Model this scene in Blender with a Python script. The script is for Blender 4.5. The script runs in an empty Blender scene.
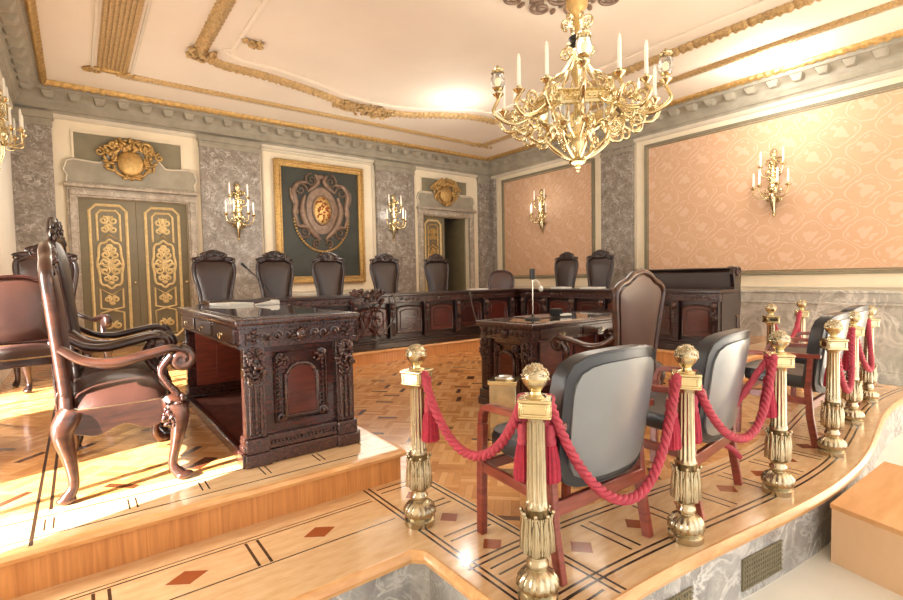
import bpy, math, random
from mathutils import Vector, Matrix
random.seed(7)
PI = math.pi
SC = bpy.context.scene
COL = SC.collection
R = math.radians
sin, cos = math.sin, math.cos

# ---------------------------------------------------------------- geometry helpers
class MB:
    """collects shapes; build() links them as ONE mesh object"""
    def __init__(s): s.v = []; s.f = []
    def add(s, verts, faces, M=None):
        b = len(s.v)
        s.v += [tuple(M @ Vector(p)) for p in verts] if M else [tuple(p) for p in verts]
        s.f += [tuple(i + b for i in q) for q in faces]
        return s
    def merge(s, o, M=None): return s.add(o.v, o.f, M)
    def box(s, x0, x1, y0, y1, z0, z1, M=None):
        v = [(x, y, z) for z in (z0, z1) for y in (y0, y1) for x in (x0, x1)]
        return s.add(v, [(0,2,3,1),(4,5,7,6),(0,1,5,4),(2,6,7,3),(0,4,6,2),(1,3,7,5)], M)
    def cbox(s, c, d, M=None):
        return s.box(c[0]-d[0]/2, c[0]+d[0]/2, c[1]-d[1]/2, c[1]+d[1]/2, c[2]-d[2]/2, c[2]+d[2]/2, M)
    def taper(s, c0, d0, c1, d1, M=None):
        """box whose bottom (c0,d0) and top (c1,d1) rectangles differ"""
        v = []
        for c, d in ((c0, d0), (c1, d1)):
            for sy in (-1, 1):
                for sx in (-1, 1): v.append((c[0]+sx*d[0]/2, c[1]+sy*d[1]/2, c[2]))
        return s.add(v, [(0,2,3,1),(4,5,7,6),(0,1,5,4),(2,6,7,3),(0,4,6,2),(1,3,7,5)], M)
    def lathe(s, prof, seg=24, c=(0,0,0), mod=None, M=None):
        v = []; f = []; n = len(prof)
        for (r, z) in prof:
            for k in range(seg):
                a = 2*PI*k/seg; q = r*(mod(a, z) if mod else 1)
                v.append((c[0]+q*cos(a), c[1]+q*sin(a), c[2]+z))
        for i in range(n-1):
            for k in range(seg):
                k2 = (k+1) % seg
                f.append((i*seg+k, i*seg+k2, (i+1)*seg+k2, (i+1)*seg+k))
        f.append(tuple(range(seg-1, -1, -1))); f.append(tuple((n-1)*seg+k for k in range(seg)))
        return s.add(v, f, M)
    def ball(s, c, r, seg=12, rings=8, M=None):
        if not hasattr(r, '__len__'): r = (r, r, r)
        v = [(c[0], c[1], c[2]-r[2])]; f = []
        for i in range(1, rings):
            p = -PI/2 + PI*i/rings
            for k in range(seg):
                a = 2*PI*k/seg
                v.append((c[0]+r[0]*cos(p)*cos(a), c[1]+r[1]*cos(p)*sin(a), c[2]+r[2]*sin(p)))
        v.append((c[0], c[1], c[2]+r[2])); top = len(v)-1
        for k in range(seg):
            k2 = (k+1) % seg
            f.append((0, 1+k2, 1+k)); f.append((top, top-seg+k, top-seg+k2))
            for i in range(rings-2):
                a = 1+i*seg
                f.append((a+k, a+k2, a+seg+k2, a+seg+k))
        return s.add(v, f, M)
    def tube(s, pts, r, seg=8, closed=False, flat=(1, 1), M=None, up=None):
        pts = [Vector(p) for p in pts]; n = len(pts)
        rr = r if hasattr(r, '__len__') else [r]*n
        v = []; f = []
        N = None
        for i in range(n):
            if closed: T = pts[(i+1) % n]-pts[i-1]
            else: T = pts[min(i+1, n-1)]-pts[max(i-1, 0)]
            if T.length < 1e-9: T = Vector((0,0,1))
            T.normalize()
            if up is not None: N = Vector(up)
            elif N is None: N = Vector((0,0,1)) if abs(T.z) < .9 else Vector((1,0,0))
            N = N - T*N.dot(T)
            if N.length < 1e-6: N = Vector((1,0,0)) - T*T.x
            N.normalize(); B = T.cross(N)
            for k in range(seg):
                a = 2*PI*(k+.5)/seg
                v.append(pts[i] + N*(cos(a)*rr[i]*flat[0]) + B*(sin(a)*rr[i]*flat[1]))
        for i in range(n if closed else n-1):
            j = (i+1) % n
            for k in range(seg):
                k2 = (k+1) % seg
                f.append((i*seg+k, i*seg+k2, j*seg+k2, j*seg+k))
        if not closed:
            f.append(tuple(range(seg-1, -1, -1))); f.append(tuple((n-1)*seg+k for k in range(seg)))
        return s.add(v, f, M)
    def prism(s, poly, d0, d1, plane='xz', M=None):
        """extrude a 2-D outline between d0 and d1 along the remaining axis"""
        n = len(poly); v = []
        for d in (d0, d1):
            for (a, b) in poly:
                v.append({'xz': (a, d, b), 'xy': (a, b, d), 'yz': (d, a, b)}[plane])
        f = [tuple(range(n)), tuple(range(2*n-1, n-1, -1))]
        f += [(i, i+n, (i+1) % n+n, (i+1) % n) for i in range(n)]
        return s.add(v, f, M)
    def sweep(s, path, prof, closed=False, offs=None, mod=None):
        """profile (d,z): d is offset to the LEFT normal of a horizontal path; mitred corners"""
        n = len(path); m = len(prof); v = []; f = []
        P = [Vector((p[0], p[1])) for p in path]
        for i in range(n):
            a = (P[i]-P[i-1]).normalized() if (i > 0 or closed) else None
            b = (P[(i+1) % n]-P[i]).normalized() if (i < n-1 or closed) else None
            if a is None: a = b
            if b is None: b = a
            na = Vector((-a.y, a.x)); nb = Vector((-b.y, b.x))
            N = (na+nb); N = N/max(N.length_squared/2, .2)
            for (d, z) in prof:
                dd, zz = mod(i, d, z) if mod else (d, z)
                v.append((P[i].x+N.x*dd, P[i].y+N.y*dd, zz))
        for i in range(n if closed else n-1):
            j = (i+1) % n
            for k in range(m):
                k2 = (k+1) % m
                f.append((i*m+k, j*m+k, j*m+k2, i*m+k2))
        if not closed:
            f.append(tuple(range(m))); f.append(tuple((n-1)*m+k for k in range(m-1, -1, -1)))
        return s.add(v, f)
    def dome(s, outline, c, depth, thick, rings=6, plane_y=0, bend=None, back=True):
        """cushion: outline list of (x,z), bulging to +y by depth; flat-ish back at -thick"""
        n = len(outline); v = []; f = []
        def pt(x, y, z): return bend(x, y, z) if bend else (x, y, z)
        def layer(sgn, base, dep):
            st = len(v)
            for r_ in range(rings+1):
                k = 1-r_/rings
                h = dep*math.sqrt(max(0, 1-k**2.6))
                if r_ == rings: v.append(pt(c[0], base+sgn*h, c[1])); continue
                for (x, z) in outline:
                    v.append(pt(c[0]+(x-c[0])*k, base+sgn*h, c[1]+(z-c[1])*k))
            for r_ in range(rings-1):
                for i in range(n):
                    j = (i+1) % n
                    q = (st+r_*n+i, st+r_*n+j, st+(r_+1)*n+j, st+(r_+1)*n+i)
                    f.append(q if sgn < 0 else q[::-1])
            for i in range(n):
                j = (i+1) % n
                q = (st+(rings-1)*n+i, st+(rings-1)*n+j, st+rings*n)
                f.append(q if sgn < 0 else q[::-1])
            return st
        a = layer(1, plane_y, depth); b = layer(-1, plane_y-thick, depth*.35 if back else 0)
        for i in range(n):
            j = (i+1) % n
            f.append((a+i, a+j, b+j, b+i))
        return s.add(v, f)
    def build(s, name, mat, parent=None, bevel=0, smooth=35, loc=None, rz=None, kind=None, seg=2):
        me = bpy.data.meshes.new(name)
        me.from_pydata([tuple(p) for p in s.v], [], s.f); me.validate(); me.update()
        if smooth:
            for p in me.polygons: p.use_smooth = True
            me.set_sharp_from_angle(angle=R(smooth))
        if mat: me.materials.append(mat)
        o = bpy.data.objects.new(name, me); COL.objects.link(o)
        if parent: o.parent = parent
        if loc: o.location = loc
        if rz: o.rotation_euler = (0, 0, rz)
        if kind: o['kind'] = kind
        if bevel:
            m = o.modifiers.new('bevel', 'BEVEL'); m.width = bevel; m.segments = seg; m.limit_method = 'ANGLE'; m.angle_limit = R(40)
        return o

def thing(name, label, cat, loc=(0,0,0), rz=0, group=None):
    o = bpy.data.objects.new(name, None); COL.objects.link(o)
    o.empty_display_size = .1
    o.location = loc; o.rotation_euler = (0, 0, rz)
    o['label'] = label; o['category'] = cat
    if group: o['group'] = group
    return o
def tag(o, label, cat, group=None):
    o['label'] = label; o['category'] = cat
    if group: o['group'] = group
    return o
def copy_tree(o, parent=None):
    c = o.copy(); COL.objects.link(c)
    if parent: c.parent = parent
    for ch in list(o.children): copy_tree(ch, c)
    return c
def dup(o, loc, rz, label, group=None):
    c = copy_tree(o); c.location = loc; c.rotation_euler = (0, 0, rz); c['label'] = label
    if group: c['group'] = group
    return c
def catmull(P, n=8, closed=False):
    P = [Vector(p) for p in P]; m = len(P); out = []
    for i in range(m if closed else m-1):
        p1 = P[i]; p2 = P[(i+1) % m]
        p0 = P[i-1] if (closed or i > 0) else p1*2-p2
        p3 = P[(i+2) % m] if (closed or i+2 < m) else p2*2-p1
        for k in range(n):
            t = k/n
            out.append(.5*((2*p1)+(p2-p0)*t+(2*p0-5*p1+4*p2-p3)*t*t+(3*p1-p0-3*p2+p3)*t**3))
    if not closed: out.append(P[-1])
    return out
def spiral(c, r0, r1, a0, turns, n=28):
    """2-D spiral from radius r0 (angle a0) inwards to r1"""
    return [(c[0]+(r0+(r1-r0)*k/n)*cos(a0+turns*2*PI*k/n), c[1]+(r0+(r1-r0)*k/n)*sin(a0+turns*2*PI*k/n)) for k in range(n+1)]
def lin(pts, n): # densify polyline
    out = []
    for a, b in zip(pts[:-1], pts[1:]):
        for k in range(n): out.append(tuple(a[j]+(b[j]-a[j])*k/n for j in range(len(a))))
    out.append(tuple(pts[-1])); return out
def step_path(pts, d):
    out = []
    for a, b in zip(pts[:-1], pts[1:]):
        L = math.hypot(b[0]-a[0], b[1]-a[1]); n = max(1, round(L/d))
        for k in range(n): out.append((a[0]+(b[0]-a[0])*k/n, a[1]+(b[1]-a[1])*k/n))
    out.append(tuple(pts[-1][:2])); return out

# ---------------------------------------------------------------- material helpers
def lin1(c): c /= 255; return c/12.92 if c <= .04045 else ((c+.055)/1.055)**2.4
def rgb(r, g, b): return (lin1(r), lin1(g), lin1(b), 1)
class Nd:
    """tiny expression builder over shader math nodes"""
    def __init__(s, t, sock): s.t = t; s.s = sock
    def _m(s, op, *o):
        n = s.t.nodes.new('ShaderNodeMath'); n.operation = op
        for i, x in enumerate((s,)+o):
            if isinstance(x, Nd): s.t.links.new(x.s, n.inputs[i])
            else: n.inputs[i].default_value = x
        return Nd(s.t, n.outputs[0])
    def __add__(s, o): return s._m('ADD', o)
    def __sub__(s, o): return s._m('SUBTRACT', o)
    def __mul__(s, o): return s._m('MULTIPLY', o)
    def __truediv__(s, o): return s._m('DIVIDE', o)
    def __lt__(s, o): return s._m('LESS_THAN', o)
    def __gt__(s, o): return s._m('GREATER_THAN', o)
    def abs(s): return s._m('ABSOLUTE')
    def sin(s): return s._m('SINE')
    def cos(s): return s._m('COSINE')
    def floor(s): return s._m('FLOOR')
    def frac(s): return s._m('FRACT')
    def max(s, o): return s._m('MAXIMUM', o)
    def min(s, o): return s._m('MINIMUM', o)
    def pow(s, o): return s._m('POWER', o)
    def mod(s, o): return s._m('FLOORED_MODULO', o)
    def clamp(s): n = s._m('ADD', 0.0); n.s.node.use_clamp = True; return n
class Mat:
    def __init__(s, name, rough=.5, metal=0, coat=0, spec=.5, col=(.5,.5,.5,1), coatr=.1):
        s.m = bpy.data.materials.new(name); s.m.use_nodes = True
        s.t = s.m.node_tree; s.b = s.t.nodes['Principled BSDF']
        s.b.inputs['Roughness'].default_value = rough; s.b.inputs['Metallic'].default_value = metal
        s.b.inputs['Coat Weight'].default_value = coat; s.b.inputs['Coat Roughness'].default_value = coatr
        s.b.inputs['Specular IOR Level'].default_value = spec
        s.b.inputs['Base Color'].default_value = col
        s._co = None
    def node(s, typ, **k):
        n = s.t.nodes.new(typ)
        for a, b in k.items(): setattr(n, a, b)
        return n
    def co(s):
        if not s._co: s._co = s.node('ShaderNodeTexCoord').outputs['Object']
        return s._co
    def xyz(s):
        n = s.node('ShaderNodeSeparateXYZ'); s.t.links.new(s.co(), n.inputs[0])
        return [Nd(s.t, o) for o in n.outputs]
    def vec(s, x, y, z=0.0):
        n = s.node('ShaderNodeCombineXYZ')
        for i, q in enumerate((x, y, z)):
            if isinstance(q, Nd): s.t.links.new(q.s, n.inputs[i])
            else: n.inputs[i].default_value = q
        return n.outputs[0]
    def noise(s, scale, detail=4, rough=.55, vec=None, sc=None, dist=0):
        n = s.node('ShaderNodeTexNoise'); n.inputs['Scale'].default_value = scale
        n.inputs['Detail'].default_value = detail; n.inputs['Roughness'].default_value = rough; n.inputs['Distortion'].default_value = dist
        v = vec or s.co()
        if sc:
            mp = s.node('ShaderNodeMapping'); mp.inputs['Scale'].default_value = sc; s.t.links.new(v, mp.inputs[0]); v = mp.outputs[0]
        s.t.links.new(v, n.inputs['Vector']); return Nd(s.t, n.outputs['Fac'])
    def white(s, vec):
        n = s.node('ShaderNodeTexWhiteNoise', noise_dimensions='3D'); s.t.links.new(vec, n.inputs['Vector']); return Nd(s.t, n.outputs['Value'])
    def mix(s, fac, a, b):
        n = s.node('ShaderNodeMix', data_type='RGBA')
        for q, i in ((fac, 0), (a, 6), (b, 7)):
            if isinstance(q, Nd): s.t.links.new(q.s, n.inputs[i])
            elif isinstance(q, (tuple, float, int)): n.inputs[i].default_value = q
            else: s.t.links.new(q, n.inputs[i])
        return n.outputs[2]
    def ramp(s, fac, stops):
        n = s.node('ShaderNodeValToRGB'); e = n.color_ramp.elements
        while len(e) < len(stops): e.new(.5)
        for q, (p, c) in zip(e, stops): q.position = p; q.color = c
        s.t.links.new(fac.s, n.inputs[0]); return n.outputs[0]
    def color(s, sock): s.t.links.new(sock, s.b.inputs['Base Color']); return s
    def roughness(s, nd): s.t.links.new(nd.s, s.b.inputs['Roughness']); return s
    def bump(s, nd, strength=.3, dist=.01):
        n = s.node('ShaderNodeBump'); n.inputs['Strength'].default_value = strength; n.inputs['Distance'].default_value = dist
        s.t.links.new(nd.s, n.inputs['Height']); s.t.links.new(n.outputs[0], s.b.inputs['Normal']); return s

def mk_plain(name, c, rough=.6, metal=0, var=.12, scale=6, bump=0, bscale=60, coat=0, spec=.5, coatr=.15):
    m = Mat(name, rough, metal, coat, spec, coatr=coatr)
    c0 = rgb(*c); d = tuple(q*(1-var) for q in c0[:3])+(1,); l = tuple(min(1, q*(1+var)) for q in c0[:3])+(1,)
    m.color(m.ramp(m.noise(scale), [(.3, d), (.7, l)]))
    if bump: m.bump(m.noise(bscale, 3), bump)
    return m.m
def mk_wood(name, dark, light, rough=.3, coat=.4, sc=(1.5, 1.5, 9), scale=4, coatr=.12, bump=0):
    m = Mat(name, rough, 0, coat, coatr=coatr)
    f = m.noise(scale, 5, .6, sc=sc, dist=.6)
    m.color(m.ramp(f, [(.3, rgb(*dark)), (.7, rgb(*light))]))
    if bump: m.bump(m.noise(70, 3), bump, .006)
    return m.m
def mk_marble(name, a, b, vein, scale=3, vs=4, rough=.22, thr=.06, amt=.8):
    m = Mat(name, rough, 0, .2)
    base = m.ramp(m.noise(scale, 6, .65, dist=.8), [(.3, rgb(*a)), (.68, rgb(*b))])
    w = (m.noise(vs, 5, .6, dist=1.6)-.5).abs()
    v = m.noise(scale*.8, 2)
    k = ((w*(-1.0)+thr)*(1/thr)).clamp()*((v-.38)*4.0).clamp()*amt
    w2 = (m.noise(vs*2.3, 4, .6, dist=2.2)-.5).abs()
    k2 = ((w2*(-1.0)+thr*.7)*(1/thr)).clamp()*((m.noise(scale*1.7, 2)-.45)*4.0).clamp()*amt
    m.color(m.mix(k.max(k2), base, rgb(*vein)))
    return m.m

M = {}
M['cream'] = mk_plain('cream_plaster', (240, 226, 198), .75, var=.03)
M['white'] = mk_plain('white_plaster', (246, 240, 226), .7, var=.02)
M['ceil'] = mk_plain('ceiling_plaster', (233, 219, 200), .8, var=.03, scale=1.2)
M['stone'] = mk_plain('grey_moulded_stone', (158, 150, 132), .65, var=.14, scale=5)
M['stone_light'] = mk_plain('pale_moulded_stone', (214, 203, 182), .65, var=.06, scale=5)
M['gold'] = mk_plain('aged_gilding', (194, 158, 98), .38, .65, var=.25, scale=25, bump=.5, bscale=70)
M['gold_soft'] = mk_plain('dull_gilding', (192, 160, 110), .5, .35, var=.3, scale=40, bump=.6, bscale=90)
M['brass'] = mk_plain('aged_brass', (192, 180, 152), .26, 1, var=.16, scale=14)
M['gilt_brass'] = mk_plain('polished_gilt_brass', (218, 202, 160), .2, 1, var=.1, scale=14)
M['brass_shade'] = mk_plain('crevice_shade_brass', (112, 94, 64), .4, 1, var=.2, scale=20)  # darker brass for the vase: shade between the leaves put into the colour
M['throne_wood'] = mk_wood('dark_throne_wood', (28, 14, 12), (52, 27, 22), .3, .4, bump=.1)
M['cable'] = mk_plain('grey_cable', (84, 76, 68), .5)
M['olive'] = mk_plain('olive_grey_paint', (124, 112, 84), .45, var=.1)
M['panelgrey'] = mk_plain('grey_green_panel', (134, 126, 102), .6, var=.1)
M['cream_gilt'] = mk_plain('creamy_gilt_paint', (228, 202, 146), .42, .2, var=.15, scale=20)
M['mahogany'] = mk_wood('dark_mahogany', (36, 13, 10), (74, 30, 23), .26, .6, bump=.1)
M['mahogany_red'] = mk_wood('red_mahogany', (66, 24, 17), (98, 40, 28), .3, .4)
M['lit_red'] = mk_wood('lit_red_mahogany', (104, 42, 25), (140, 62, 40), .5, 0)  # red mahogany made lighter: window light in the kneehole put into the colour
M['ebony'] = mk_wood('near_black_oak', (24, 13, 12), (50, 25, 21), .3, .45, bump=.12)
M['carved'] = mk_wood('carved_dark_wood', (40, 22, 19), (82, 46, 38), .24, .6, sc=(6, 6, 6), scale=12, bump=.5)
M['walnut'] = mk_wood('worn_walnut', (44, 23, 17), (80, 45, 32), .28, .5)
M['cherry'] = mk_wood('cherry_beech', (112, 42, 32), (152, 72, 56), .28, .4)
M['leather'] = mk_plain('brown_leather', (50, 33, 28), .38, 0, .16, 5, .12, 160, coat=.2, coatr=.25)
M['leather_worn'] = mk_plain('burgundy_brown_leather', (74, 45, 37), .36, 0, .2, 4, .12, 160, coat=.3, coatr=.25)
M['blackl'] = mk_plain('black_leather', (38, 40, 46), .34, 0, .12, 5, .1, 200, coat=.2, coatr=.25)
M['blackl_sheen'] = mk_plain('black_leather_painted_sheen', (122, 126, 128), .3, 0, .08, 3, .06, 200, coat=.7, coatr=.2)  # black leather whose bright sheen is put into the base colour as grey
M['rope'] = mk_plain('rose_red_cord', (182, 62, 80), .6, 0, .18, 40, .4, 260)
M['tassel'] = mk_plain('crimson_fringe', (176, 36, 62), .65, 0, .25, 60, .5, 300)
M['wax'] = mk_plain('ivory_candle', (250, 246, 232), .4, 0, .02)
M['paper'] = mk_plain('white_paper', (240, 238, 230), .7, 0, .03)
M['black'] = mk_plain('black_plastic', (24, 23, 24), .35, 0, .1)
M['whiteplastic'] = mk_plain('white_plastic', (238, 236, 228), .35, 0, .02)
M['chrome'] = mk_plain('chrome', (200, 200, 200), .2, 1, .05)
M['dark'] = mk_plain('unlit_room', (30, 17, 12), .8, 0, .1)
M['carpet'] = mk_plain('red_brown_carpet', (112, 54, 38), .9, 0, .3, 14, .4, 200)
M['audience'] = mk_plain('pale_stone_floor', (240, 237, 228), .35, 0, .04, 3)
M['riser'] = mk_wood('oak_riser', (186, 122, 66), (222, 160, 98), .35, .25, sc=(16, 16, .6), scale=3)
M['lip'] = mk_wood('oak_nosing', (206, 148, 88), (234, 186, 128), .28, .35, sc=(2, 8, 8), scale=3)
M['plywood'] = mk_wood('birch_board', (212, 156, 100), (232, 182, 128), .4, .15, sc=(1, 6, 1), scale=2)
M['ply_front'] = mk_wood('pale_maple_board', (232, 192, 150), (240, 206, 168), .45, .1, sc=(5, 1, 1), scale=2)
M['pil'] = mk_marble('brown_grey_breccia', (108, 98, 88), (150, 139, 126), (212, 204, 194), 9, 8, .3, .055)
M['dado'] = mk_marble('grey_white_marble', (150, 144, 134), (204, 200, 190), (238, 234, 224), 2.2, 2.6, .22, .07)
M['risermarble'] = mk_marble('blue_grey_marble', (128, 126, 126), (186, 186, 184), (240, 240, 238), 3, 4, .25, .06)
M['doorstone'] = mk_marble('rosy_door_marble', (142, 128, 110), (180, 166, 146), (222, 212, 196), 7, 8, .3, .05)
M['canvas'] = mk_plain('dark_green_canvas', (50, 52, 42), .55, 0, .35, 3)
M['silver_relief'] = mk_plain('dull_silver_relief', (134, 110, 92), .45, .3, .3, 14, .3)
M['glassy'] = Mat('clear_glass', .04); M['glassy'].b.inputs['Transmission Weight'].default_value = .85; M['glassy'].b.inputs['IOR'].default_value = 1.3
M['glassy'].b.inputs['Base Color'].default_value = (.95, .95, .93, 1); M['glassy'] = M['glassy'].m
M['desktop'] = mk_plain('glass_desk_top', (46, 38, 34), .07, 0, .1, coat=1, coatr=.03, spec=.8)
M['curtain'] = mk_plain('white_blind', (236, 232, 220), .8, 0, .02)
m = Mat('warm_bulb', .4); m.b.inputs['Emission Color'].default_value = rgb(255, 224, 170); m.b.inputs['Emission Strength'].default_value = 1.2; M['bulb'] = m.m

# damask wall covering on the right wall (pattern in Y,Z)
def mk_damask():
    m = Mat('salmon_damask', .6)
    x, y, z = m.xyz()
    wy = y+((z*(2*PI/.28)).sin())*.02+(m.noise(5, 2)-.5)*.09; wz = z+((y*(2*PI/.31)).sin())*.02+(m.noise(6, 2)-.5)*.09
    a = (wy*(2*PI/.62)).cos(); b = (wz*(2*PI/.56)).cos()
    g = a+b; ga = g.abs()
    band = (((ga-.30).abs()*(-1.0)+.10)*16.0).clamp()
    p = ((wy*(2*PI/.62)*3.0).cos()*(wz*(2*PI/.56)*3.0).cos()+(wy*41.0).sin()*(wz*47.0).sin()*.8+(y*(2*PI/.62)*2.0).cos()*.6+(z*(2*PI/.56)*2.0).cos()*.6)
    blob = ((p-.35)*4.0).clamp()*((ga-.55)*5.0).clamp()
    f = band.max(blob*.8)
    nz = m.noise(3, 3)
    c = m.mix(nz, rgb(208, 166, 130), rgb(216, 176, 142))
    m.color(m.mix(f*.5, c, rgb(232, 206, 184)))
    return m.m
M['damask'] = mk_damask()

def mk_floor(kind):
    """oak parquet with inlaid borders; world coordinates in metres"""
    m = Mat('oak_parquet_'+kind, .2, 0, .45, coatr=.1)
    x, y, z = m.xyz()
    # field: squares of four fingers, turned 45 degrees
    u = (x+y)*.7071; w = (y-x)*.7071
    S = .17
    par = ((u/S).floor()+(w/S).floor()).mod(2.0)
    fu = (u/S*4.0).floor(); fw = (w/S*4.0).floor()
    su = (u/S).floor(); sw = (w/S).floor()
    idx = m.vec(su*3.1+par*fu*1.7, sw*2.3+(par*(-1.0)+1.0)*fw*1.3, 0.0)
    tone = m.white(idx)
    gu = ((u/S*4.0).frac()-.5).abs(); gw = ((w/S*4.0).frac()-.5).abs()
    gap = ((par*gu+(par*(-1.0)+1.0)*gw) > .47)
    dark = tone > .945
    grain = m.noise(9, 4, .6, sc=(3, 3, 3))
    def hit(c, d, hw): return ((c-d).abs() < hw)
    def any_(*a):
        r_ = a[0]
        for q in a[1:]: r_ = r_.max(q)
        return r_
    lw = .006
    if kind == 'stage':
        wood = m.ramp(tone*.7+grain*.4, [(.1, rgb(182, 120, 66)), (.55, rgb(212, 154, 94)), (.95, rgb(228, 178, 120))])
        ye = (((x-3.5)*(2*PI/4.4)).cos())*(-.1)+.93
        df = y-ye                                   # distance from the bowed front edge
        dl = x-1.15                                 # from the return edge
        ds = y-1.77                                 # front strip below the dais step
        band_f = (df < .56)*(x > 1.0); band_l = (dl < .45)*(y < 2.55)*(x > 1.12); band_s = (y > 1.77)*(x < 1.12)*(y < 2.5)
        lf = any_(hit(df, .11, lw), hit(df, .145, lw), hit(df, .47, lw), hit(df, .505, lw))*(x > 1.2)
        ll = any_(hit(dl, .075, lw), hit(dl, .105, lw), hit(dl, .40, lw), hit(dl, .435, lw))*(y > .9)*(y < 2.45)
        ls = any_(hit(y, 2.06, lw*.7), hit(y, 2.30, lw*.7), hit(y, 2.325, lw*.5))*(x < 1.2)
        P = .316
        tl = ((y-1.584)/P+.5).frac()-.5; tf = ((x-1.692)/.36+.5).frac()-.5; ts = ((x-.301)/.555+.5).frac()-.5
        inl = (dl > .10)*(dl < .40)*(y < 2.45); inf = (df > .14)*(df < .47)*(x > 1.55); ins = (y > 2.07)*(y < 2.29)*(x < 1.1)
        cr = any_((hit(tl.abs(), .42, .018))*inl*(dl > .13)*(dl < .37), (hit(tf.abs(), .42, .018))*inf*(df > .17)*(df < .44), (hit(ts.abs(), .455, .011))*ins)
        di = any_(((tl.abs()*P+(dl-.26).abs()) < .055)*inl, ((tf.abs()*.36+(df-.305).abs()) < .06)*inf, ((ts.abs()*.555*.7+(y-2.175).abs()) < .055)*ins)
        band = any_(band_f, band_l, band_s)
        lines = any_(lf, ll, ls, cr)
        # big diagonal grid in the field
    elif kind == 'dais':
        wood = m.ramp(tone*.6+grain*.4, [(.1, rgb(184, 124, 66)), (.55, rgb(214, 154, 92)), (.95, rgb(230, 178, 118))])
        band = (y < 2.82)*(y > 0.0)
        ts = ((x-.16)/.295+.5).frac()-.5
        ins = (y > 2.575)*(y < 2.70)
        lines = any_(hit(y, 2.525, .005), hit(y, 2.735, .006), hit(x, -.185, .007), hit(x, -.135, .007)*(y > 2.8), (hit(ts.abs(), .05, .012))*ins)
        di = hit(y, -50.0, .1)
    col = m.mix(dark, wood, rgb(98, 54, 30))
    col = m.mix(gap*.5, col, rgb(120, 72, 38))
    plank = m.ramp(m.noise(5, 4, .6, sc=(1.5, 6, 6)), [(.3, rgb(210, 168, 120)), (.7, rgb(228, 194, 150))])
    col = m.mix(band, col, plank)
    col = m.mix(di, col, rgb(150, 76, 40))
    col = m.mix(lines, col, rgb(58, 38, 24))
    m.color(col)
    m.bump(m.noise(2.2, 2), .04, .02)
    return m.m
M['floor'] = mk_floor('stage'); M['daisfloor'] = mk_floor('dais')

# ---------------------------------------------------------------- room shell
XL, XR, YB, ZC, ZA = -.66, 8.45, 9.37, 4.05, -.34
ZD = .18
def st(name, mb, mat, parent=None, **k):
    o = mb.build(name, mat, parent, **k)
    if not parent: o['kind'] = 'structure'
    return o
def ye(x): return .93-.1*cos(2*PI*(x-3.5)/4.4)
# stage floor slab with bowed front
edge = [(x, ye(x)) for x in [1.30+(6.45-1.30)*k/60 for k in range(61)]]
edge = [(XL, 1.77), (1.10, 1.77), (1.15, 1.72), (1.15, 1.10), (1.19, 1.04)]+edge+[(6.52, 1.06), (6.55, 1.72), (6.6, 1.77), (XR, 1.77)]
stage = edge+[(XR, YB), (XL, YB)]
st('floor', MB().prism(stage, -.05, 0, 'xy'), M['floor'], smooth=0)
# nosing all along the edge and marble riser under it
def inset(pts, d):
    mb = MB(); mb.sweep(pts, [(d, -.30), (d, -.06), (d+.05, -.06), (d+.05, -.30)]); return mb
nose = MB().sweep(edge, [(-.012, -.012), (-.018, -.03), (-.012, -.05), (.03, -.055), (.03, -.002), (.0, .001)])
st('trim_1', nose, M['lip'])
st('baseboard_stage', MB().sweep(edge, [(.02, ZA), (.02, -.045), (.10, -.045), (.10, ZA)]), M['risermarble'], smooth=0)
st('floor_audience', MB().box(XL-.1, XR, -3.2, 2.0, ZA-.06, ZA), M['audience'], smooth=0)
# ventilation grilles let into the marble riser
for k, xg in enumerate((1.85, 2.55)):
    g = MB(); L = .34
    a = math.atan2(ye(xg+.05)-ye(xg-.05), .1)
    for i in range(18):
        g.box(-L/2+i*L/18, -L/2+i*L/18+.009, -.006, .004, -.075, .075)
    for i in range(7): g.box(-L/2, L/2, -.006, .003, -.075+i*.0235, -.069+i*.0235)
    o = g.build('vent_grille', M['panelgrey'], smooth=0, loc=(xg, ye(xg)+.016, -.22), rz=a)
    tag(o, ['pierced metal grille in the grey marble riser, nearer the front brass post', 'pierced metal grille in the grey marble riser, nearer the wooden step'][k], 'grille', 'grilles in the stage riser')

# dais: left arm, back arm, right arm
dais = [(XL, 2.45), (1.47, 2.45), (1.47, 6.08), (6.10, 6.08), (6.10, 2.45), (XR, 2.45), (XR, YB), (XL, YB)]
st('floor_dais', MB().prism(dais, ZD-.03, ZD, 'xy'), M['daisfloor'], smooth=0)
st('trim_2', MB().sweep(dais[:6], [(-.02, ZD-.004), (-.03, ZD-.02), (-.02, ZD-.04), (.02, ZD-.04), (.02, ZD-.002), (0, ZD+.001)]), M['lip'])
st('baseboard_dais', MB().sweep(dais[:6], [(.0, .0), (.0, ZD-.03), (.05, ZD-.03), (.05, 0)]), M['riser'], smooth=0)

# walls
st('wall_back', MB().box(XL-.2, .067, YB, YB+.18, ZA, 4.1).box(1.545, 6.36, YB, YB+.18, ZA, 4.1).box(7.73, XR+.2, YB, YB+.18, ZA, 4.1)
   .box(.067, 1.545, YB, YB+.18, 2.51, 4.1).box(6.36, 7.73, YB, YB+.18, 2.62, 4.1), M['cream'], smooth=0)
st('wall_right', MB().box(XR, XR+.2, -3.2, YB, ZA, 4.1), M['cream'], smooth=0)
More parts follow.
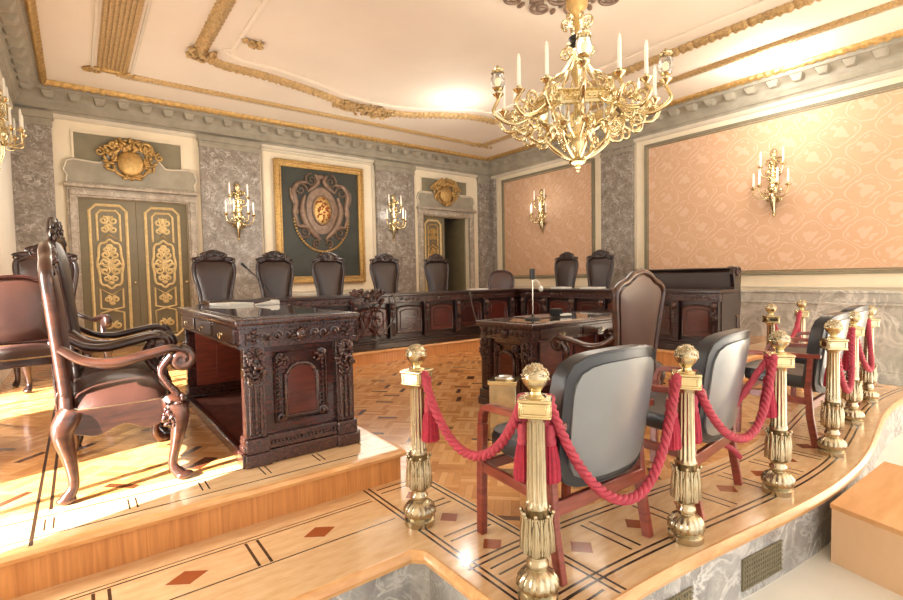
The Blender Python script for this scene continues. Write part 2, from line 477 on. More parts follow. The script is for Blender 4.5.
# left wall with window openings (sunlit side)
WIN = [(2.26, 3.25, .20, 1.62), (4.85, 6.1, .20, 1.7)]
wl = MB(); ys = -3.2
for (a, b, z0, z1) in sorted(WIN):
    wl.box(XL-.25, XL, ys, a, ZA, 4.1); wl.box(XL-.25, XL, a, b, ZA, z0); wl.box(XL-.25, XL, a, b, z1, 4.1); ys = b
wl.box(XL-.25, XL, ys, YB+.18, ZA, 4.1)
st('wall_left', wl, M['white'], smooth=0)
for i, (a, b, z0, z1) in enumerate(WIN):
    w = MB()
    for yy in (a, (a+b)/2-.02, b-.04): w.box(XL-.17, XL-.12, yy, yy+.04, z0, z1)
    for zz in (z0, z1-.04): w.box(XL-.17, XL-.12, a, b, zz, zz+.04)
    st('window_%d' % (i+1), w, M['white'], smooth=0)
# ceiling
st('ceiling', MB().box(XL-.2, XR+.2, -2.2, YB+.2, ZC, ZC+.1), M['ceil'], smooth=0)

# cornice round three walls (sweep: left normal points into the room when walking +... )
loop = [(XR, -2.2), (XR, YB), (XL, YB), (XL, -2.2)]
prof = [(0, 3.70), (.05, 3.70), (.065, 3.735), (.10, 3.75), (.10, 3.80), (.13, 3.83), (.135, 3.86), (.15, 3.90), (.21, 3.945), (.34, 3.955), (.35, 4.0), (.38, 4.02), (.38, 4.06), (0, 4.06)]
st('trim_3', MB().sweep(loop, prof), M['stone'])
st('trim_4', MB().sweep(loop, [(0, 3.64), (.03, 3.64), (.055, 3.66), (.06, 3.70), (0, 3.70)]), M['stone_light'])
mod = MB()
def modillion(T):
    mod.taper((0, .22, 3.865), (.10, .09, 0), (0, .22, 3.955), (.17, .19, 0), T)
y = -1.9
while y < YB-.3:
    modillion(Matrix.Translation((XR, y, 0)) @ Matrix.Rotation(PI/2, 4, 'Z'))
    modillion(Matrix.Translation((XL, y, 0)) @ Matrix.Rotation(-PI/2, 4, 'Z'))
    y += .30
x = XL+.45
while x < XR-.35:
    modillion(Matrix.Translation((x, YB, 0)) @ Matrix.Rotation(PI, 4, 'Z')); x += .30
st('trim_5', mod, M['stone'], bevel=.012)
# gilded leaf mouldings on the ceiling
def gild(name, path, w, h, step=.035, pitch=.11, mat='gold_soft', closed=False, amp=.3, z=None):
    zc = ZC if z is None else z
    p = step_path(path+([path[0]] if closed else []), step)
    if closed: p = p[:-1]
    acc = [0]
    for a, b in zip(p[:-1], p[1:]): acc.append(acc[-1]+math.hypot(b[0]-a[0], b[1]-a[1]))
    def mo(i, d, z):
        q = abs(sin(PI*acc[i]/pitch))
        return d*(1-amp+amp*1.4*q), zc-(zc-z)*(1-amp+amp*1.5*q)
    mb = MB().sweep(p, [(-w/2, zc+.005), (-w/2, zc-h*.35), (-w*.22, zc-h*.7), (-.08*w, zc-h), (.08*w, zc-h), (w*.22, zc-h*.7), (w/2, zc-h*.35), (w/2, zc+.005)], closed, mod=mo)
    return st(name, mb, M[mat], smooth=60)
off = .42
gild('trim_6', [(XR-off, -2.2), (XR-off, YB-off), (XL+off-.02, YB-off), (XL+off-.02, -2.2)], .10, .07, mat='gold')
# second straight frame: back and right sides
gild('trim_7', [(7.12, -2.0), (7.12, 8.12), (.55, 8.12)], .11, .05, pitch=.07, amp=.18)
st('trim_8', MB().sweep([(7.25, -2.0), (7.25, 8.25), (.6, 8.25)], [(-.02, ZC+.01), (-.02, ZC-.02), (.02, ZC-.02), (.02, ZC+.01)]), M['stone_light'])
# broad fluted gilded band on the left
fl = MB()
for k in range(7):
    fl.box(.345+k*.045, .345+k*.045+.026, -2.0, 8.0, ZC-.03, ZC+.01)
fl.box(.33, .67, -2.0, 8.0, ZC-.012, ZC+.01)
st('trim_9', fl, M['gold_soft'], smooth=0)
st('trim_10', MB().box(.27, .30, -2, 8.05, ZC-.025, ZC+.01).box(.70, .73, -2, 8.05, ZC-.025, ZC+.01).box(.25, .75, 8.05, 8.10, ZC-.03, ZC+.01), M['stone_light'], smooth=0)
e = MB().ball((.5, 8.06, ZC), (.17, .07, .05), 20, 8)
for s_ in (-1, 1): e.tube([(p[0], p[1], ZC-.02) for p in spiral((.5+s_*.2, 8.1), .09, .015, PI/2, s_*1.4)], .02, 6)
for s_ in (-1, 1): e.tube([(p[0], p[1], ZC-.02) for p in spiral((.5+s_*.27, 8.14), .07, .015, -PI/2, -s_*1.4)], .018, 6)
st('trim_11', e, M['gold'])
# shaped inner frame
inner = catmull([(1.33, 6.78, 0), (1.62, 7.0, 0), (2.2, 7.05, 0), (2.9, 7.2, 0), (3.5, 7.38, 0), (4.1, 7.42, 0), (4.7, 7.3, 0), (5.2, 7.0, 0), (5.7, 6.78, 0), (6.2, 6.74, 0)], 10)
ip = [(1.33, -1.5), (1.33, 6.78)]+[(p.x, p.y) for p in inner[1:]]+[(6.27, 6.6), (6.22, -1.5)]
gild('trim_12', ip[::-1], .15, .075, pitch=.09, mat='gold_soft', amp=.3)
inn2 = [(1.66, -1.5), (1.66, 6.5)]+[(p.x*.93+.26, p.y-.26) for p in inner[3:-4]]+[(5.92, 6.38), (5.9, -1.5)]
st('trim_13', MB().sweep(inn2, [(-.03, ZC+.01), (-.03, ZC-.02), (0, ZC-.03), (.03, ZC-.02), (.03, ZC+.01)]), M['ceil'])
# leafy ornaments: centre of the back side, frame corner, corner of second frame
def leafy(c, n, rad, seed, zd=.05, sx=1.0, sy=1.0):
    rn = random.Random(seed); mb = MB()
    for k in range(n):
        a = rn.uniform(0, 2*PI); q = rad*math.sqrt(rn.random())
        p = (c[0]+sx*q*cos(a), c[1]+sy*q*sin(a)); w = rn.uniform(.03, .06)
        T = Matrix.Translation((p[0], p[1], c[2]-rn.uniform(.2, 1)*zd)) @ Matrix.Rotation(rn.uniform(0, PI), 4, 'Z') @ Matrix.Rotation(rn.uniform(-.5, .5), 4, 'X')
        mb.ball((0, 0, 0), (w, w*.45, .025), 8, 5, T)
    return mb
o_ = leafy((3.95, 7.46, ZC), 90, .36, 3, .08, 1.7, .65)
for s_ in (-1, 1): o_.tube([(p[0], p[1], ZC-.04) for p in spiral((3.95+s_*.26, 7.5), .16, .02, -PI/2, s_*1.6)], .028, 6)
st('trim_14', o_, M['gold_soft'])
o_ = leafy((1.34, 6.78, ZC), 34, .18, 5, .06)
st('trim_15', o_, M['gold_soft'])
o_ = leafy((7.1, 8.12, ZC), 20, .2, 6, .04, 1.4, .5); st('trim_16', o_, M['gold_soft'])
o_ = leafy((1.8, 6.13, ZC), 16, .12, 8, .05, 1.0, 1.0); st('trim_17', o_, M['gold_soft'])
# leafy ceiling rose above the chandelier
rose = MB()
for k in range(12):
    a = 2*PI*k/12
    T = Matrix.Translation((3.8, 2.97, ZC-.03)) @ Matrix.Rotation(a, 4, 'Z')
    rose.tube([(.28+p[0], p[1], 0) for p in spiral((.2, 0), .16, .02, PI, 1.5)], .02, 6, M=T)
    rose.tube([(.28+p[0], p[1], 0) for p in spiral((.42, .12), .12, .02, PI, -1.5)], .018, 6, M=T)
    for j in range(4): rose.ball((.35+.13*j, .1*sin(j*2.0), 0), (.06, .03, .02), 8, 5, T)
st('trim_18', rose, M['silver_relief'])

# pilasters
def pilaster(name, x0, x1, d=.09, capw=.03):
    o = st(name, MB().box(x0, x1, YB-d, YB+.01, ZA, 3.62), M['pil'], smooth=0, bevel=.006)
    c = MB().box(x0-.01, x1+.01, YB-d-.015, YB, 3.50, 3.56).box(x0-capw, x1+capw, YB-d-.03, YB, 3.60, 3.70).box(x0-.01, x1+.01, YB-d-.01, YB, 3.56, 3.60)
    c.build('capital', M['stone'], o, bevel=.006)
    MB().box(x0-.03, x1+.03, YB-d-.04, YB, ZD, .36).build('plinth', M['pil'], o, bevel=.008)
    return o
pilaster('trim_19', XL+.0, -.196); pilaster('trim_20', 1.76, 2.75); pilaster('trim_21', 5.15, 5.95); pilaster('trim_22', 8.03, XR)
pilaster('trim_23', 5.95, 6.13, .05)
o = st('trim_24', MB().box(XR-.08, XR+.01, 5.30, 5.99, ZA, 3.62), M['pil'], smooth=0, bevel=.006)
MB().box(XR-.11, XR, 5.28, 6.01, 3.60, 3.70).box(XR-.095, XR, 5.29, 6.0, 3.50, 3.56).build('capital', M['stone'], o, bevel=.006)
o = st('trim_25', MB().box(XR-.08, XR+.01, 9.12, YB-.09, ZA, 3.62), M['pil'], smooth=0, bevel=.006)
# right wall: framed damask panels, dado
def frame_yz(x, y0, y1, z0, z1, w, d, mb):
    mb.box(x-d, x, y0, y1, z1-w, z1).box(x-d, x, y0, y1, z0, z0+w).box(x-d, x, y0, y0+w, z0+w, z1-w).box(x-d, x, y1-w, y1, z0+w, z1-w); return mb
for i, (a, b) in enumerate(((6.19, 8.90), (-2.9, 5.07))):
    p = st('trim_%d' % (26+i), MB().box(XR-.012, XR+.01, a, b, 1.135, 3.54), M['damask'], smooth=0)
    fr = frame_yz(XR, a-.01, b+.01, 1.125, 3.55, .05, .03, MB()); frame_yz(XR, a+.05, b-.05, 1.185, 3.49, .018, .022, fr)
    fr.build('panel_moulding', M['panelgrey'], p, bevel=.006)
    f2 = frame_yz(XR, a-.19, b+.19, .93, 3.73, .022, .018, MB()); f2.build('outer_moulding', M['stone_light'], p, bevel=.004)
da = MB().box(XR-.04, XR, -3.2, 5.28, ZA, .70)
da2 = MB().box(XR-.075, XR, -3.2, 5.28, .86, .90).box(XR-.055, XR, -3.2, 5.28, .735, .86).box(XR-.07, XR, -3.2, 5.28, .70, .735)
da3 = MB().box(XR-.08, XR, -3.2, 5.28, ZA, ZA+.16).box(XR-.06, XR, -3.2, 5.28, ZA+.16, ZA+.19)
o = st('baseboard_right', da, M['dado'], smooth=0); da2.build('dado_cap', M['dado'], o, bevel=.008); da3.build('skirting', M['dado'], o, bevel=.008)
MB().box(XR-.05, XR, 6.0, 9.1, ZA, .9).build('rear_dado', M['dado'], o)
# back wall frames
def frame_xz(y, x0, x1, z0, z1, w, d, mb):
    mb.box(x0, x1, y-d, y, z1-w, z1).box(x0, x1, y-d, y, z0, z0+w).box(x0, x0+w, y-d, y, z0+w, z1-w).box(x1-w, x1, y-d, y, z0+w, z1-w); return mb
st('trim_28', frame_xz(YB, 2.80, 5.10, .95, 3.62, .03, .02, MB()), M['stone_light'], bevel=.004)
st('baseboard_back', MB().box(2.75, 5.15, YB-.05, YB, ZD, .90).box(2.75, 5.15, YB-.07, YB, .86, .92), M['dado'], bevel=.006)

# ---------------------------------------------------------------- doors
def door_case(n, x0, x1, top, ped):
    """stone surround, overdoor panel and shaped pediment"""
    w = .135
    o = st('trim_%d' % n, MB().box(x0-w, x0, YB-.06, YB+.02, ZD, top).box(x1, x1+w, YB-.06, YB+.02, ZD, top).box(x0-w, x1+w, YB-.06, YB+.02, top, top+.14), M['doorstone'], smooth=0, bevel=.01)
    c = MB().box(x0-w+.03, x0-.025, YB-.09, YB-.03, ZD, top+.025).box(x1+.025, x1+w-.03, YB-.09, YB-.03, ZD, top+.025).box(x0-w+.03, x1+w-.03, YB-.09, YB-.03, top+.025, top+.11)
    c.build('architrave_bead', M['doorstone'], o, bevel=.012)
    MB().box(x0-w-.03, x1+w+.03, YB-.13, YB, top+.14, top+.19).box(x0-w-.01, x1+w+.01, YB-.10, YB, top+.19, top+.215).build('door_cornice', M['doorstone'], o, bevel=.01)
    xm = (x0+x1)/2; hw = (x1-x0)/2+w; z0 = top+.21; H = ped
    half = [(hw, 0), (hw-.02, .12), (hw+.02, .2), (hw-.02, .33), (hw-.1, .36), (hw*.62, .34), (hw*.5, .34), (hw*.42, .42), (hw*.3, .55), (hw*.1, .56)]
    k = H/.56
    pts = [(xm+a, z0+b*k) for a, b in half]+[(xm-a, z0+b*k) for a, b in half[::-1]]
    MB().prism([(a, b) for a, b in pts], YB-.05, YB+.005).build('shaped_pediment', M['stone'], o, bevel=.012)
    # bead following the pediment
    MB().tube([(a, YB-.055, b-.02) for a, b in pts], .014, 6).build('pediment_bead', M['stone_light'], o)
    pn = MB().box(x0-.02, x1-.06, YB-.012, YB+.005, top+.56, 3.48); pn.build('overdoor_panel', M['panelgrey'], o, smooth=0)
    fr = frame_xz(YB, x0-.05, x1-.03, top+.5, 3.52, .035, .025, MB()); fr.build('overdoor_moulding', M['cream'], o, bevel=.005)
    return o
door_case(29, .067, 1.545, 2.51, .58); door_case(30, 6.36, 7.73, 2.62, .52)

def leaf(name, parent, w, h, loc, rz, gold):
    """one door leaf, hinged at x=0, face towards -y; h from floor"""
    e_ = bpy.data.objects.new(name, None); COL.objects.link(e_); e_.parent = parent; e_.location = loc; e_.rotation_euler = (0, 0, rz)
    MB().box(0, w, 0, .045, 0, h).build('leaf_board', M['olive'], e_, bevel=.004)
    g = MB()
    def ring(pts, r): g.tube([(p[0], -.004, p[1]) for p in pts], r, 6, closed=True)
    def octa(x0, x1, z0, z1, c): return [(x0+c, z0), (x1-c, z0), (x1, z0+c), (x1, z1-c), (x1-c, z1), (x0+c, z1), (x0, z1-c), (x0, z0+c)]
    m0 = .13*w/.74; x0, x1 = m0, w-m0; xm = w/2
    ring(octa(x0, x1, .12, h-.09, .085), .024); 
    g2 = MB()
    def ring2(pts, r=.018): g2.tube([(p[0], -.004, p[1]) for p in pts], r, 6, closed=True)
    hw = (x1-x0)/2
    a, b = xm-hw*.62, xm+hw*.62
    # top tablet
    ring2([(a, h*.72), (xm, h*.765), (b, h*.72), (b, h*.90), (b-.05, h*.925), (a+.05, h*.925), (a, h*.90)])
    # central medallion
    zc_, rz_ = h*.565, h*.165
    med = []
    for k in range(48):
        t = 2*PI*k/48; q = 1-.05*cos(4*t)+.055*cos(8*t)
        med.append((xm+hw*.70*q*cos(t), zc_+rz_*q*sin(t)))
    ring2(med, .02)
    # lower tablet
    ring2([(a, h*.40), (xm, h*.355), (b, h*.40), (b, h*.27), (xm, h*.255), (a, h*.27)])
    ring2([(a, h*.235), (xm, h*.255), (b, h*.235), (b, h*.075), (a, h*.075)])
    def sc(c, r0, s_, a0=0, rr=.012): g2.tube([(p[0], -.006, p[1]) for p in spiral(c, r0, .012, a0, s_*1.35, 18)], rr, 5)
    for s_ in (-1, 1):
        for zz, r0 in ((h*.86, .06), (h*.80, .055), (h*.63, .06), (h*.58, .075), (h*.52, .07), (h*.47, .05), (h*.665, .045), (h*.555, .10), (h*.33, .05), (h*.15, .06)):
            sc((xm+s_*r0*1.05, zz), r0, s_, PI/2, .019)
    g2.ball((xm, -.002, zc_), (.05, .02, .08), 14, 8)
    for zz in (h*.88, h*.83, h*.69, h*.44, h*.30): g2.ball((xm, -.002, zz), (.045, .018, .03), 10, 6)
    g.build('border_moulding', M['cream_gilt'], e_); g2.build('carved_ornament', M[gold], e_)
    k_ = MB().ball((w-.05, -.035, 1.02), .022); k_.lathe([(.012, 0), (.008, .03)], 10, M=Matrix.Translation((w-.05, -.0, 1.02)) @ Matrix.Rotation(PI/2, 4, 'X')).build('door_knob', M['gilt_brass'], e_)
    return e_
d1 = bpy.data.objects.new('door_1', None); COL.objects.link(d1); d1['kind'] = 'structure'; d1.location = (0, 0, 0)
leaf('door_leaf', d1, .738, 2.51-ZD, (.068, YB+.06, ZD), 0, 'cream_gilt')
l2 = leaf('door_leaf', d1, .736, 2.51-ZD, (.808, YB+.06, ZD), 0, 'cream_gilt')
d2 = bpy.data.objects.new('door_2', None); COL.objects.link(d2); d2['kind'] = 'structure'
leaf('door_leaf', d2, .685, 2.62-ZD, (6.362, YB+.08, ZD), 0, 'gold')
leaf('door_leaf', d2, .68, 2.62-ZD, (7.72, YB+.12, ZD), R(97), 'gold')
# dim room behind the open door
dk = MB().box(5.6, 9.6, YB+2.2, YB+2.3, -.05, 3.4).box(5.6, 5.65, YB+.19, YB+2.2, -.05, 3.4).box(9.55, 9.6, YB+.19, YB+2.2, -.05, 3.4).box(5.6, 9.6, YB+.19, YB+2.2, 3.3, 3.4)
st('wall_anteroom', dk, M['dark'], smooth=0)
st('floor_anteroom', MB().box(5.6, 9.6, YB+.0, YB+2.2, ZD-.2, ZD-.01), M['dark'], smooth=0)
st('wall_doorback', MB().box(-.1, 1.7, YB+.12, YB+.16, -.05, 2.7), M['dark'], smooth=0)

# ---------------------------------------------------------------- carved chairs
def outline_from(half, n=6):
    pts = [(a, 0, b) for a, b in half]
    c = [(p.x, p.z) for p in catmull(pts, n)]
    return c+[(-a, b) for a, b in c[::-1] if a > 1e-4]
def carve(mb, c, n, rx, rz, dy, seed, s=.014):
    rn = random.Random(seed)
    for k in range(n):
        x = rn.uniform(-1, 1); z = rn.uniform(-1, 1)
        if x*x+z*z > 1: continue
        T = Matrix.Translation((c[0]+x*rx, c[1]+dy*(1-.5*(x*x+z*z)), c[2]+z*rz)) @ Matrix.Rotation(rn.uniform(0, PI), 4, 'Y')
        w = s*rn.uniform(.7, 1.6)
        mb.ball((0, 0, 0), (w*1.5, w*.8, w*.7), 7, 5, T)

def armchair(name, label, cat, kind, group=None, arms=True, wood='walnut', skin='leather_worn'):
    t = thing(name, label, cat, group=group)
    W_, L_ = M[wood], M[skin]
    if kind == 'low':
        half = [(.27, .45), (.285, .60), (.315, .80), (.345, .98), (.345, 1.05), (.29, 1.10), (.20, 1.13), (.12, 1.175), (0, 1.20)]
        hw, fd, rd, rail, seat = .35, .21, -.21, (.31, .42), .43
        ins = .035; rc = .075
    elif kind == 'throne':
        half = [(.175, .46), (.18, .66), (.20, .88), (.245, 1.10), (.25, 1.20), (.235, 1.255), (.18, 1.285), (.13, 1.315), (.11, 1.36), (.06, 1.405), (0, 1.415)]
        hw, fd, rd, rail, seat = .30, .22, -.22, (.31, .42), .43
        ins = .022; rc = .10
    else:  # plain side chair
        half = [(.19, .50), (.20, .62), (.215, .78), (.205, .87), (.17, .94), (.09, .985), (0, .995)]
        hw, fd, rd, rail, seat = .22, .20, -.20, (.36, .42), .43
        ins = .02; rc = .10
    out = outline_from(half)
    zt = half[-1][1]; z0 = half[0][1]
    def bend(x, y, z): return (x, rd+.0+y-(z-.42)*rc-.35*max(0, (.12-abs(x)*.2))*0, z)
    cz = (z0+zt)/2
    inn = []
    for (a, b) in out:
        zc2 = min(b, half[-4][1] if kind == 'throne' else zt)
        inn.append((a*(1-ins/.25), cz+(zc2-cz)*(1-ins/.40)))
    mb = MB().dome(inn, (0, cz), .035, .02, 5, .004, bend); mb.build('backrest', L_, t, smooth=50)
    fr = MB().tube([bend(a, 0, b) for a, b in out], .024 if kind != 'side' else .018, 8, closed=True, flat=(1, 1.15)); 
    fr.build('back_frame', W_, t, smooth=60)
    # stiles down to the seat rail
    for s_ in (-1, 1):
        x0 = half[0][0]
        p = [bend(s_*x0, 0, z0+.03), (s_*(x0+.01), rd-.005, .42), (s_*hw*.93, rd, rail[0]+.02)]
        MB().tube(p, [.026, .03, .034], 8).build('stile', W_, t, smooth=60)
    if kind != 'side':
        cr = MB(); top = .10 if kind == 'low' else .14
        carve(cr, (0, bend(0, .012, zt-.06)[1], zt-.055), 26, top, .055, .02, 11)
        for s_ in (-1, 1):
            cr.tube([bend(p[0], .022, p[1]) for p in spiral((s_*top*.75, zt-.075), .042, .008, PI/2, -s_*1.3)], .010, 6)
            cr.tube([bend(p[0], .022, p[1]) for p in spiral((s_*top*1.75, zt-.125), .034, .008, PI/2, s_*1.2)], .008, 6)
        cr.ball(bend(0, .008, zt-.05), (top*1.25, .022, .062), 14, 8); cr.ball(bend(0, .01, zt-.01), (.035, .025, .035), 10, 6)
        cr.ball(bend(0, .008, zt-.10), (top*2.0, .02, .045), 14, 8)
        cr.build('carved_crest', M['carved' if kind == 'low' else 'throne_wood'], t, smooth=60)
    # seat and rails
    sm = MB(); n = 28
    rect = []
    for k in range(n):
        a = 2*PI*k/n; ca, sa = cos(a), sin(a)
        q = (abs(ca)**5+abs(sa)**5)**(-1/5)
        rect.append((ca*q*(hw-.005), sa*q*((fd-rd)/2-.0)))
    yc = (fd+rd)/2
    rings = 7; v = []; f = []
    for r_ in range(rings+1):
        k = 1-r_/rings; h = seat-.015+(.11 if kind == 'low' else .085)*math.sqrt(max(0, 1-k**2.4))
        if r_ == rings: v.append((0, yc, h)); continue
        for (a, b) in rect: v.append((a*k, yc+b*k, h))
    for r_ in range(rings-1):
        for i in range(n): f.append((r_*n+i, r_*n+(i+1) % n, (r_+1)*n+(i+1) % n, (r_+1)*n+i))
    for i in range(n): f.append(((rings-1)*n+i, (rings-1)*n+(i+1) % n, rings*n))
    f.append(tuple(range(n-1, -1, -1)))
    sm.add(v, f); sm.build('seat', L_, t, smooth=60)
    # rail with a shaped lower edge
    rl = MB()
    def apron(L):
        pts = []
        for k in range(21):
            u = -1+2*k/20
            pts.append((u*L, rail[0]+(.018*cos(u*PI*2) if kind != 'side' else 0)-.02*abs(u)**4))
        return pts+[(L, rail[1]), (-L, rail[1])]
    d = (fd-rd)/2
    rl.prism(apron(hw), fd-.03, fd); rl.prism(apron(hw), rd, rd+.03)
    for s_ in (-1, 1):
        rl.prism([(a+yc, b) for a, b in apron(d)], s_*hw-.015, s_*hw+.015, 'yz')
    rl.build('seat_rail', W_, t, bevel=.004)
    MB().tube([(a*1.012, yc+b*1.02, seat-.012) for a, b in rect], .006, 6, closed=True).build('nail_trim', M['brass'], t)
    # legs
    for s_ in (-1, 1):
        if kind == 'side':
            for yy in (fd-.02, rd+.02):
                MB().tube([(s_*(hw-.02), yy, .42), (s_*(hw-.02), yy, .2), (s_*(hw-.02), yy*1.05, 0)], [.024, .02, .015], 8).build('leg', W_, t)
            continue
        fx = hw+.02
        p = catmull([(s_*(hw-.01), fd-.01, .42), (s_*(fx+.015), fd+.025, .33), (s_*(fx+.0), fd+.01, .20), (s_*(fx-.015), fd-.01, .08), (s_*(fx+.005), fd+.02, .025)], 5)
        rr = [.046, .05, .052, .052, .05, .046, .042, .038, .035, .032, .029, .027, .025, .023, .022, .022, .023, .024, .026, .028, .03]
        lg = MB().tube(p, rr[:len(p)], 10).ball((s_*(fx+.012), fd+.035, .022), (.034, .045, .022), 12, 7)
        lf = lg.build('leg', W_, t, smooth=60)
        kc = MB(); carve(kc, (0, 0, 0), 30, .05, .08, .02, 5+s_, .011)
        kc.build('knee_carving', M['carved'], lf, smooth=60); lf.children[0].location = (s_*(hw+.012), fd+.028, .36)
        kc2 = MB(); carve(kc2, (0, 0, 0), 22, .04, .07, .02, 9+s_, .010)
        o = kc2.build('knee_carving', M['carved'], lf, smooth=60); o.location = (s_*(hw+.045), fd-.01, .36); o.rotation_euler = (0, 0, -s_*PI/2)
        p = catmull([(s_*(hw-.01), rd+.02, .42), (s_*(hw+.005), rd-.02, .33), (s_*(hw-.0), rd+.0, .2), (s_*(hw+.0), rd+.01, .08), (s_*(hw+.01), rd-.02, .02)], 5)
        MB().tube(p, rr[:len(p)], 10).ball((s_*(hw+.01), rd-.02, .02), (.03, .04, .02), 12, 7).build('leg', W_, t, smooth=60)
    if arms:
        for s_ in (-1, 1):
            xa = hw+.015
            zb = .66; xb = half[2][0] if kind == 'low' else half[1][0]
            ybk = bend(0, 0, zb)[1]
            p = catmull([(s_*(xb+.005), ybk, zb+.05), (s_*(xa-.03), ybk+.09, zb-.015), (s_*xa, yc-.03, zb-.035), (s_*(xa+.01), yc+.10, zb-.01), (s_*(xa+.01), fd-.0, zb+.012), (s_*(xa+.01), fd+.05, zb-.0)], 6)
            m_ = len(p)
            ar = MB().tube(p, [.022+.010*sin(PI*min(1, k/m_*1.1)) for k in range(m_)], 10, flat=(.8, 1.25))
            sp = [(s_*(xa+.01), a, b) for a, b in spiral((fd+.045, zb-.045), .052, .012, PI/2, -1.35, 26)]
            ar.tube(sp, .025, 8, flat=(1, 1.5))
            ar.tube([(s_*(xa-.022), fd+.045, zb-.045), (s_*(xa+.040), fd+.045, zb-.045)], .028, 14)
            ar.build('arm', W_, t, smooth=60)
            p = catmull([(s_*(xa+.01), fd+.0, zb-.02), (s_*(xa+.01), fd-.045, zb-.09), (s_*(xa+.005), fd-.02, zb-.16), (s_*(xa-.005), fd+.02, zb-.22), (s_*(xa-.01), fd+.0, .41)], 6)
            MB().tube(p, [.030-.008*sin(PI*k/(len(p)-1)) for k in range(len(p))], 8, flat=(.8, 1.2)).build('arm_support', M['carved'] if kind == 'low' else W_, t, smooth=60)
    return t

low = armchair('carved_armchair', 'carved armchair with worn leather seat standing in sunlight before the left desk', 'armchair', 'low', group='low carved armchairs')
low.location = (.15, 3.18, ZD); low.rotation_euler = (0, 0, R(-90))
dup(low, (3.52, 2.42, 0), R(2), 'carved armchair with arched leather back drawn up to the middle desk, seen from behind')
thr = armchair('throne_chair', 'high backed leather throne with scrolled arms right behind the sunlit armchair', 'armchair', 'throne', 'high backed thrones', wood='throne_wood', skin='leather')
thr.location = (.21, 4.02, ZD-.0); thr.rotation_euler = (0, 0, R(-95))
dup(thr, (-.16, 6.35, ZD), R(196), 'high backed throne by the far left wall, turned towards the room')
BK = [(1.48, 'leftmost high leather throne behind the long counter, against the marble pilaster'),
      (2.29, 'high leather throne behind the counter at the lower left corner of the framed crest'),
      (3.12, 'high leather throne behind the counter, below the middle of the framed crest'),
      (4.10, 'high leather throne behind the counter just right of the framed crest'),
      (5.19, 'high leather throne behind the counter in front of the half open door')]
for x, l in BK:
    dup(thr, (x, 6.92, ZD), R(180+random.uniform(-3, 3)), l)
dup(thr, (6.95, 5.95, ZD+.0), R(90), 'high leather throne at the side counter, left of the pair below the far lamp')
dup(thr, (6.95, 5.20, ZD+.0), R(92), 'high leather throne at the side counter, right of the pair beside the marble pilaster')
side = armchair('side_chair', 'armless leather chair with white sheen by the bright left wall, cut by the left edge', 'chair', 'side', 'plain leather side chairs', arms=False, wood='mahogany', skin='leather_worn')
side.location = (-.36, 5.1, ZD); side.rotation_euler = (0, 0, R(190)); side.scale = (1.1, 1.1, 1.08)
s2 = dup(side, (6.55, 6.95, ZD), R(140), 'small round backed leather chair in the corner where the counters meet'); s2.scale = (1.12, 1.12, 1.12)

# ---------------------------------------------------------------- modern meeting chairs
def meeting_chair(label):
    t = thing('meeting_chair', label, 'chair', group='black leather meeting chairs on the stage')
    n = 40; out = []
    for k in range(n):
        a = 2*PI*k/n; ca, sa = cos(a), sin(a); q = (abs(ca)**6+abs(sa)**6)**(-1/6)
        z = .61+sa*q*.262; x = ca*q*(.272+.02*(z-.37)/.5)
        z += .018*(1-(x/.29)**2) if sa > 0 else 0
        out.append((x, z))
    def bend(x, y, z): return (x, -.135+y-(z-.40)*.15-.055*(1-(x/.29)**2), z)
    MB().dome(out, (0, .62), .02, .07, 6, 0, bend).build('backrest', M['blackl'], t, smooth=60)
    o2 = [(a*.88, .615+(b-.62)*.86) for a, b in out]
    MB().dome(o2, (0, .615), .001, .0815, 6, 0, bend).build('back_panel', M['blackl_sheen'], t, smooth=60)
    pp = MB().tube([bend(a*.99, -.067, .62+(b-.62)*.99) for a, b in out], .007, 6, closed=True); pp.build('piping', M['blackl'], t)
    sm = MB(); rect = []
    for k in range(28):
        a = 2*PI*k/28; ca, sa = cos(a), sin(a); q = (abs(ca)**6+abs(sa)**6)**(-1/6); rect.append((ca*q*.255, sa*q*.25))
    prof = [(.93, .385), (1, .40), (1.0, .45), (.96, .470), (.7, .478), (.35, .474)]
    v = []; f = []
    for k, h in prof: v += [(a*k, b*k+.02, h+.012*(b/.25)) for a, b in rect]
    for r_ in range(len(prof)-1):
        for i in range(28): f.append((r_*28+i, r_*28+(i+1) % 28, (r_+1)*28+(i+1) % 28, (r_+1)*28+i))
    f.append(tuple(range(27, -1, -1))); f.append(tuple((len(prof)-1)*28+i for i in range(28)))
    sm.add(v, f).build('seat', M['blackl'], t, smooth=50)
    for s_ in (-1, 1):
        x = s_*.285
        def bar(pts, w0, w1): return MB().tube([(x, a, b) for a, b in pts], .707, 4, flat=(w0, w1), up=(1, 0, 0))
        # front leg that turns into the arm
        c = [(p.y, p.z) for p in catmull([(0, .245, 0), (0, .238, .28), (0, .228, .52), (0, .215, .575), (0, .175, .60), (0, .0, .605), (0, -.16, .61), (0, -.255, .612)], 5)]
        i0 = next(i for i, p in enumerate(c) if p[1] > .5)
        bar(c[:i0+1], .034, .042).build('leg', M['cherry'], t, bevel=.005)
        bar(c[i0:], .040, .030).build('arm', M['cherry'], t, bevel=.005)
        bar([(-.235, 0), (-.20, .2), (-.185, .40)], .034, .042).build('leg', M['cherry'], t, bevel=.005)
        bar([(-.185, .30), (.235, .32)], .022, .045).build('side_rail', M['cherry'], t, bevel=.004)
        bar([(-.185, .38), (-.20, .62)], .03, .035).build('back_post', M['cherry'], t, bevel=.004)
    MB().box(-.285, .285, -.215, -.19, .25, .31).build('rear_rail', M['cherry'], t, bevel=.005)
    MB().box(-.285, .285, .21, .235, .30, .35).build('front_rail', M['cherry'], t, bevel=.005)
    return t
mc = meeting_chair('black leather meeting chair nearest the camera, right behind the front brass post')
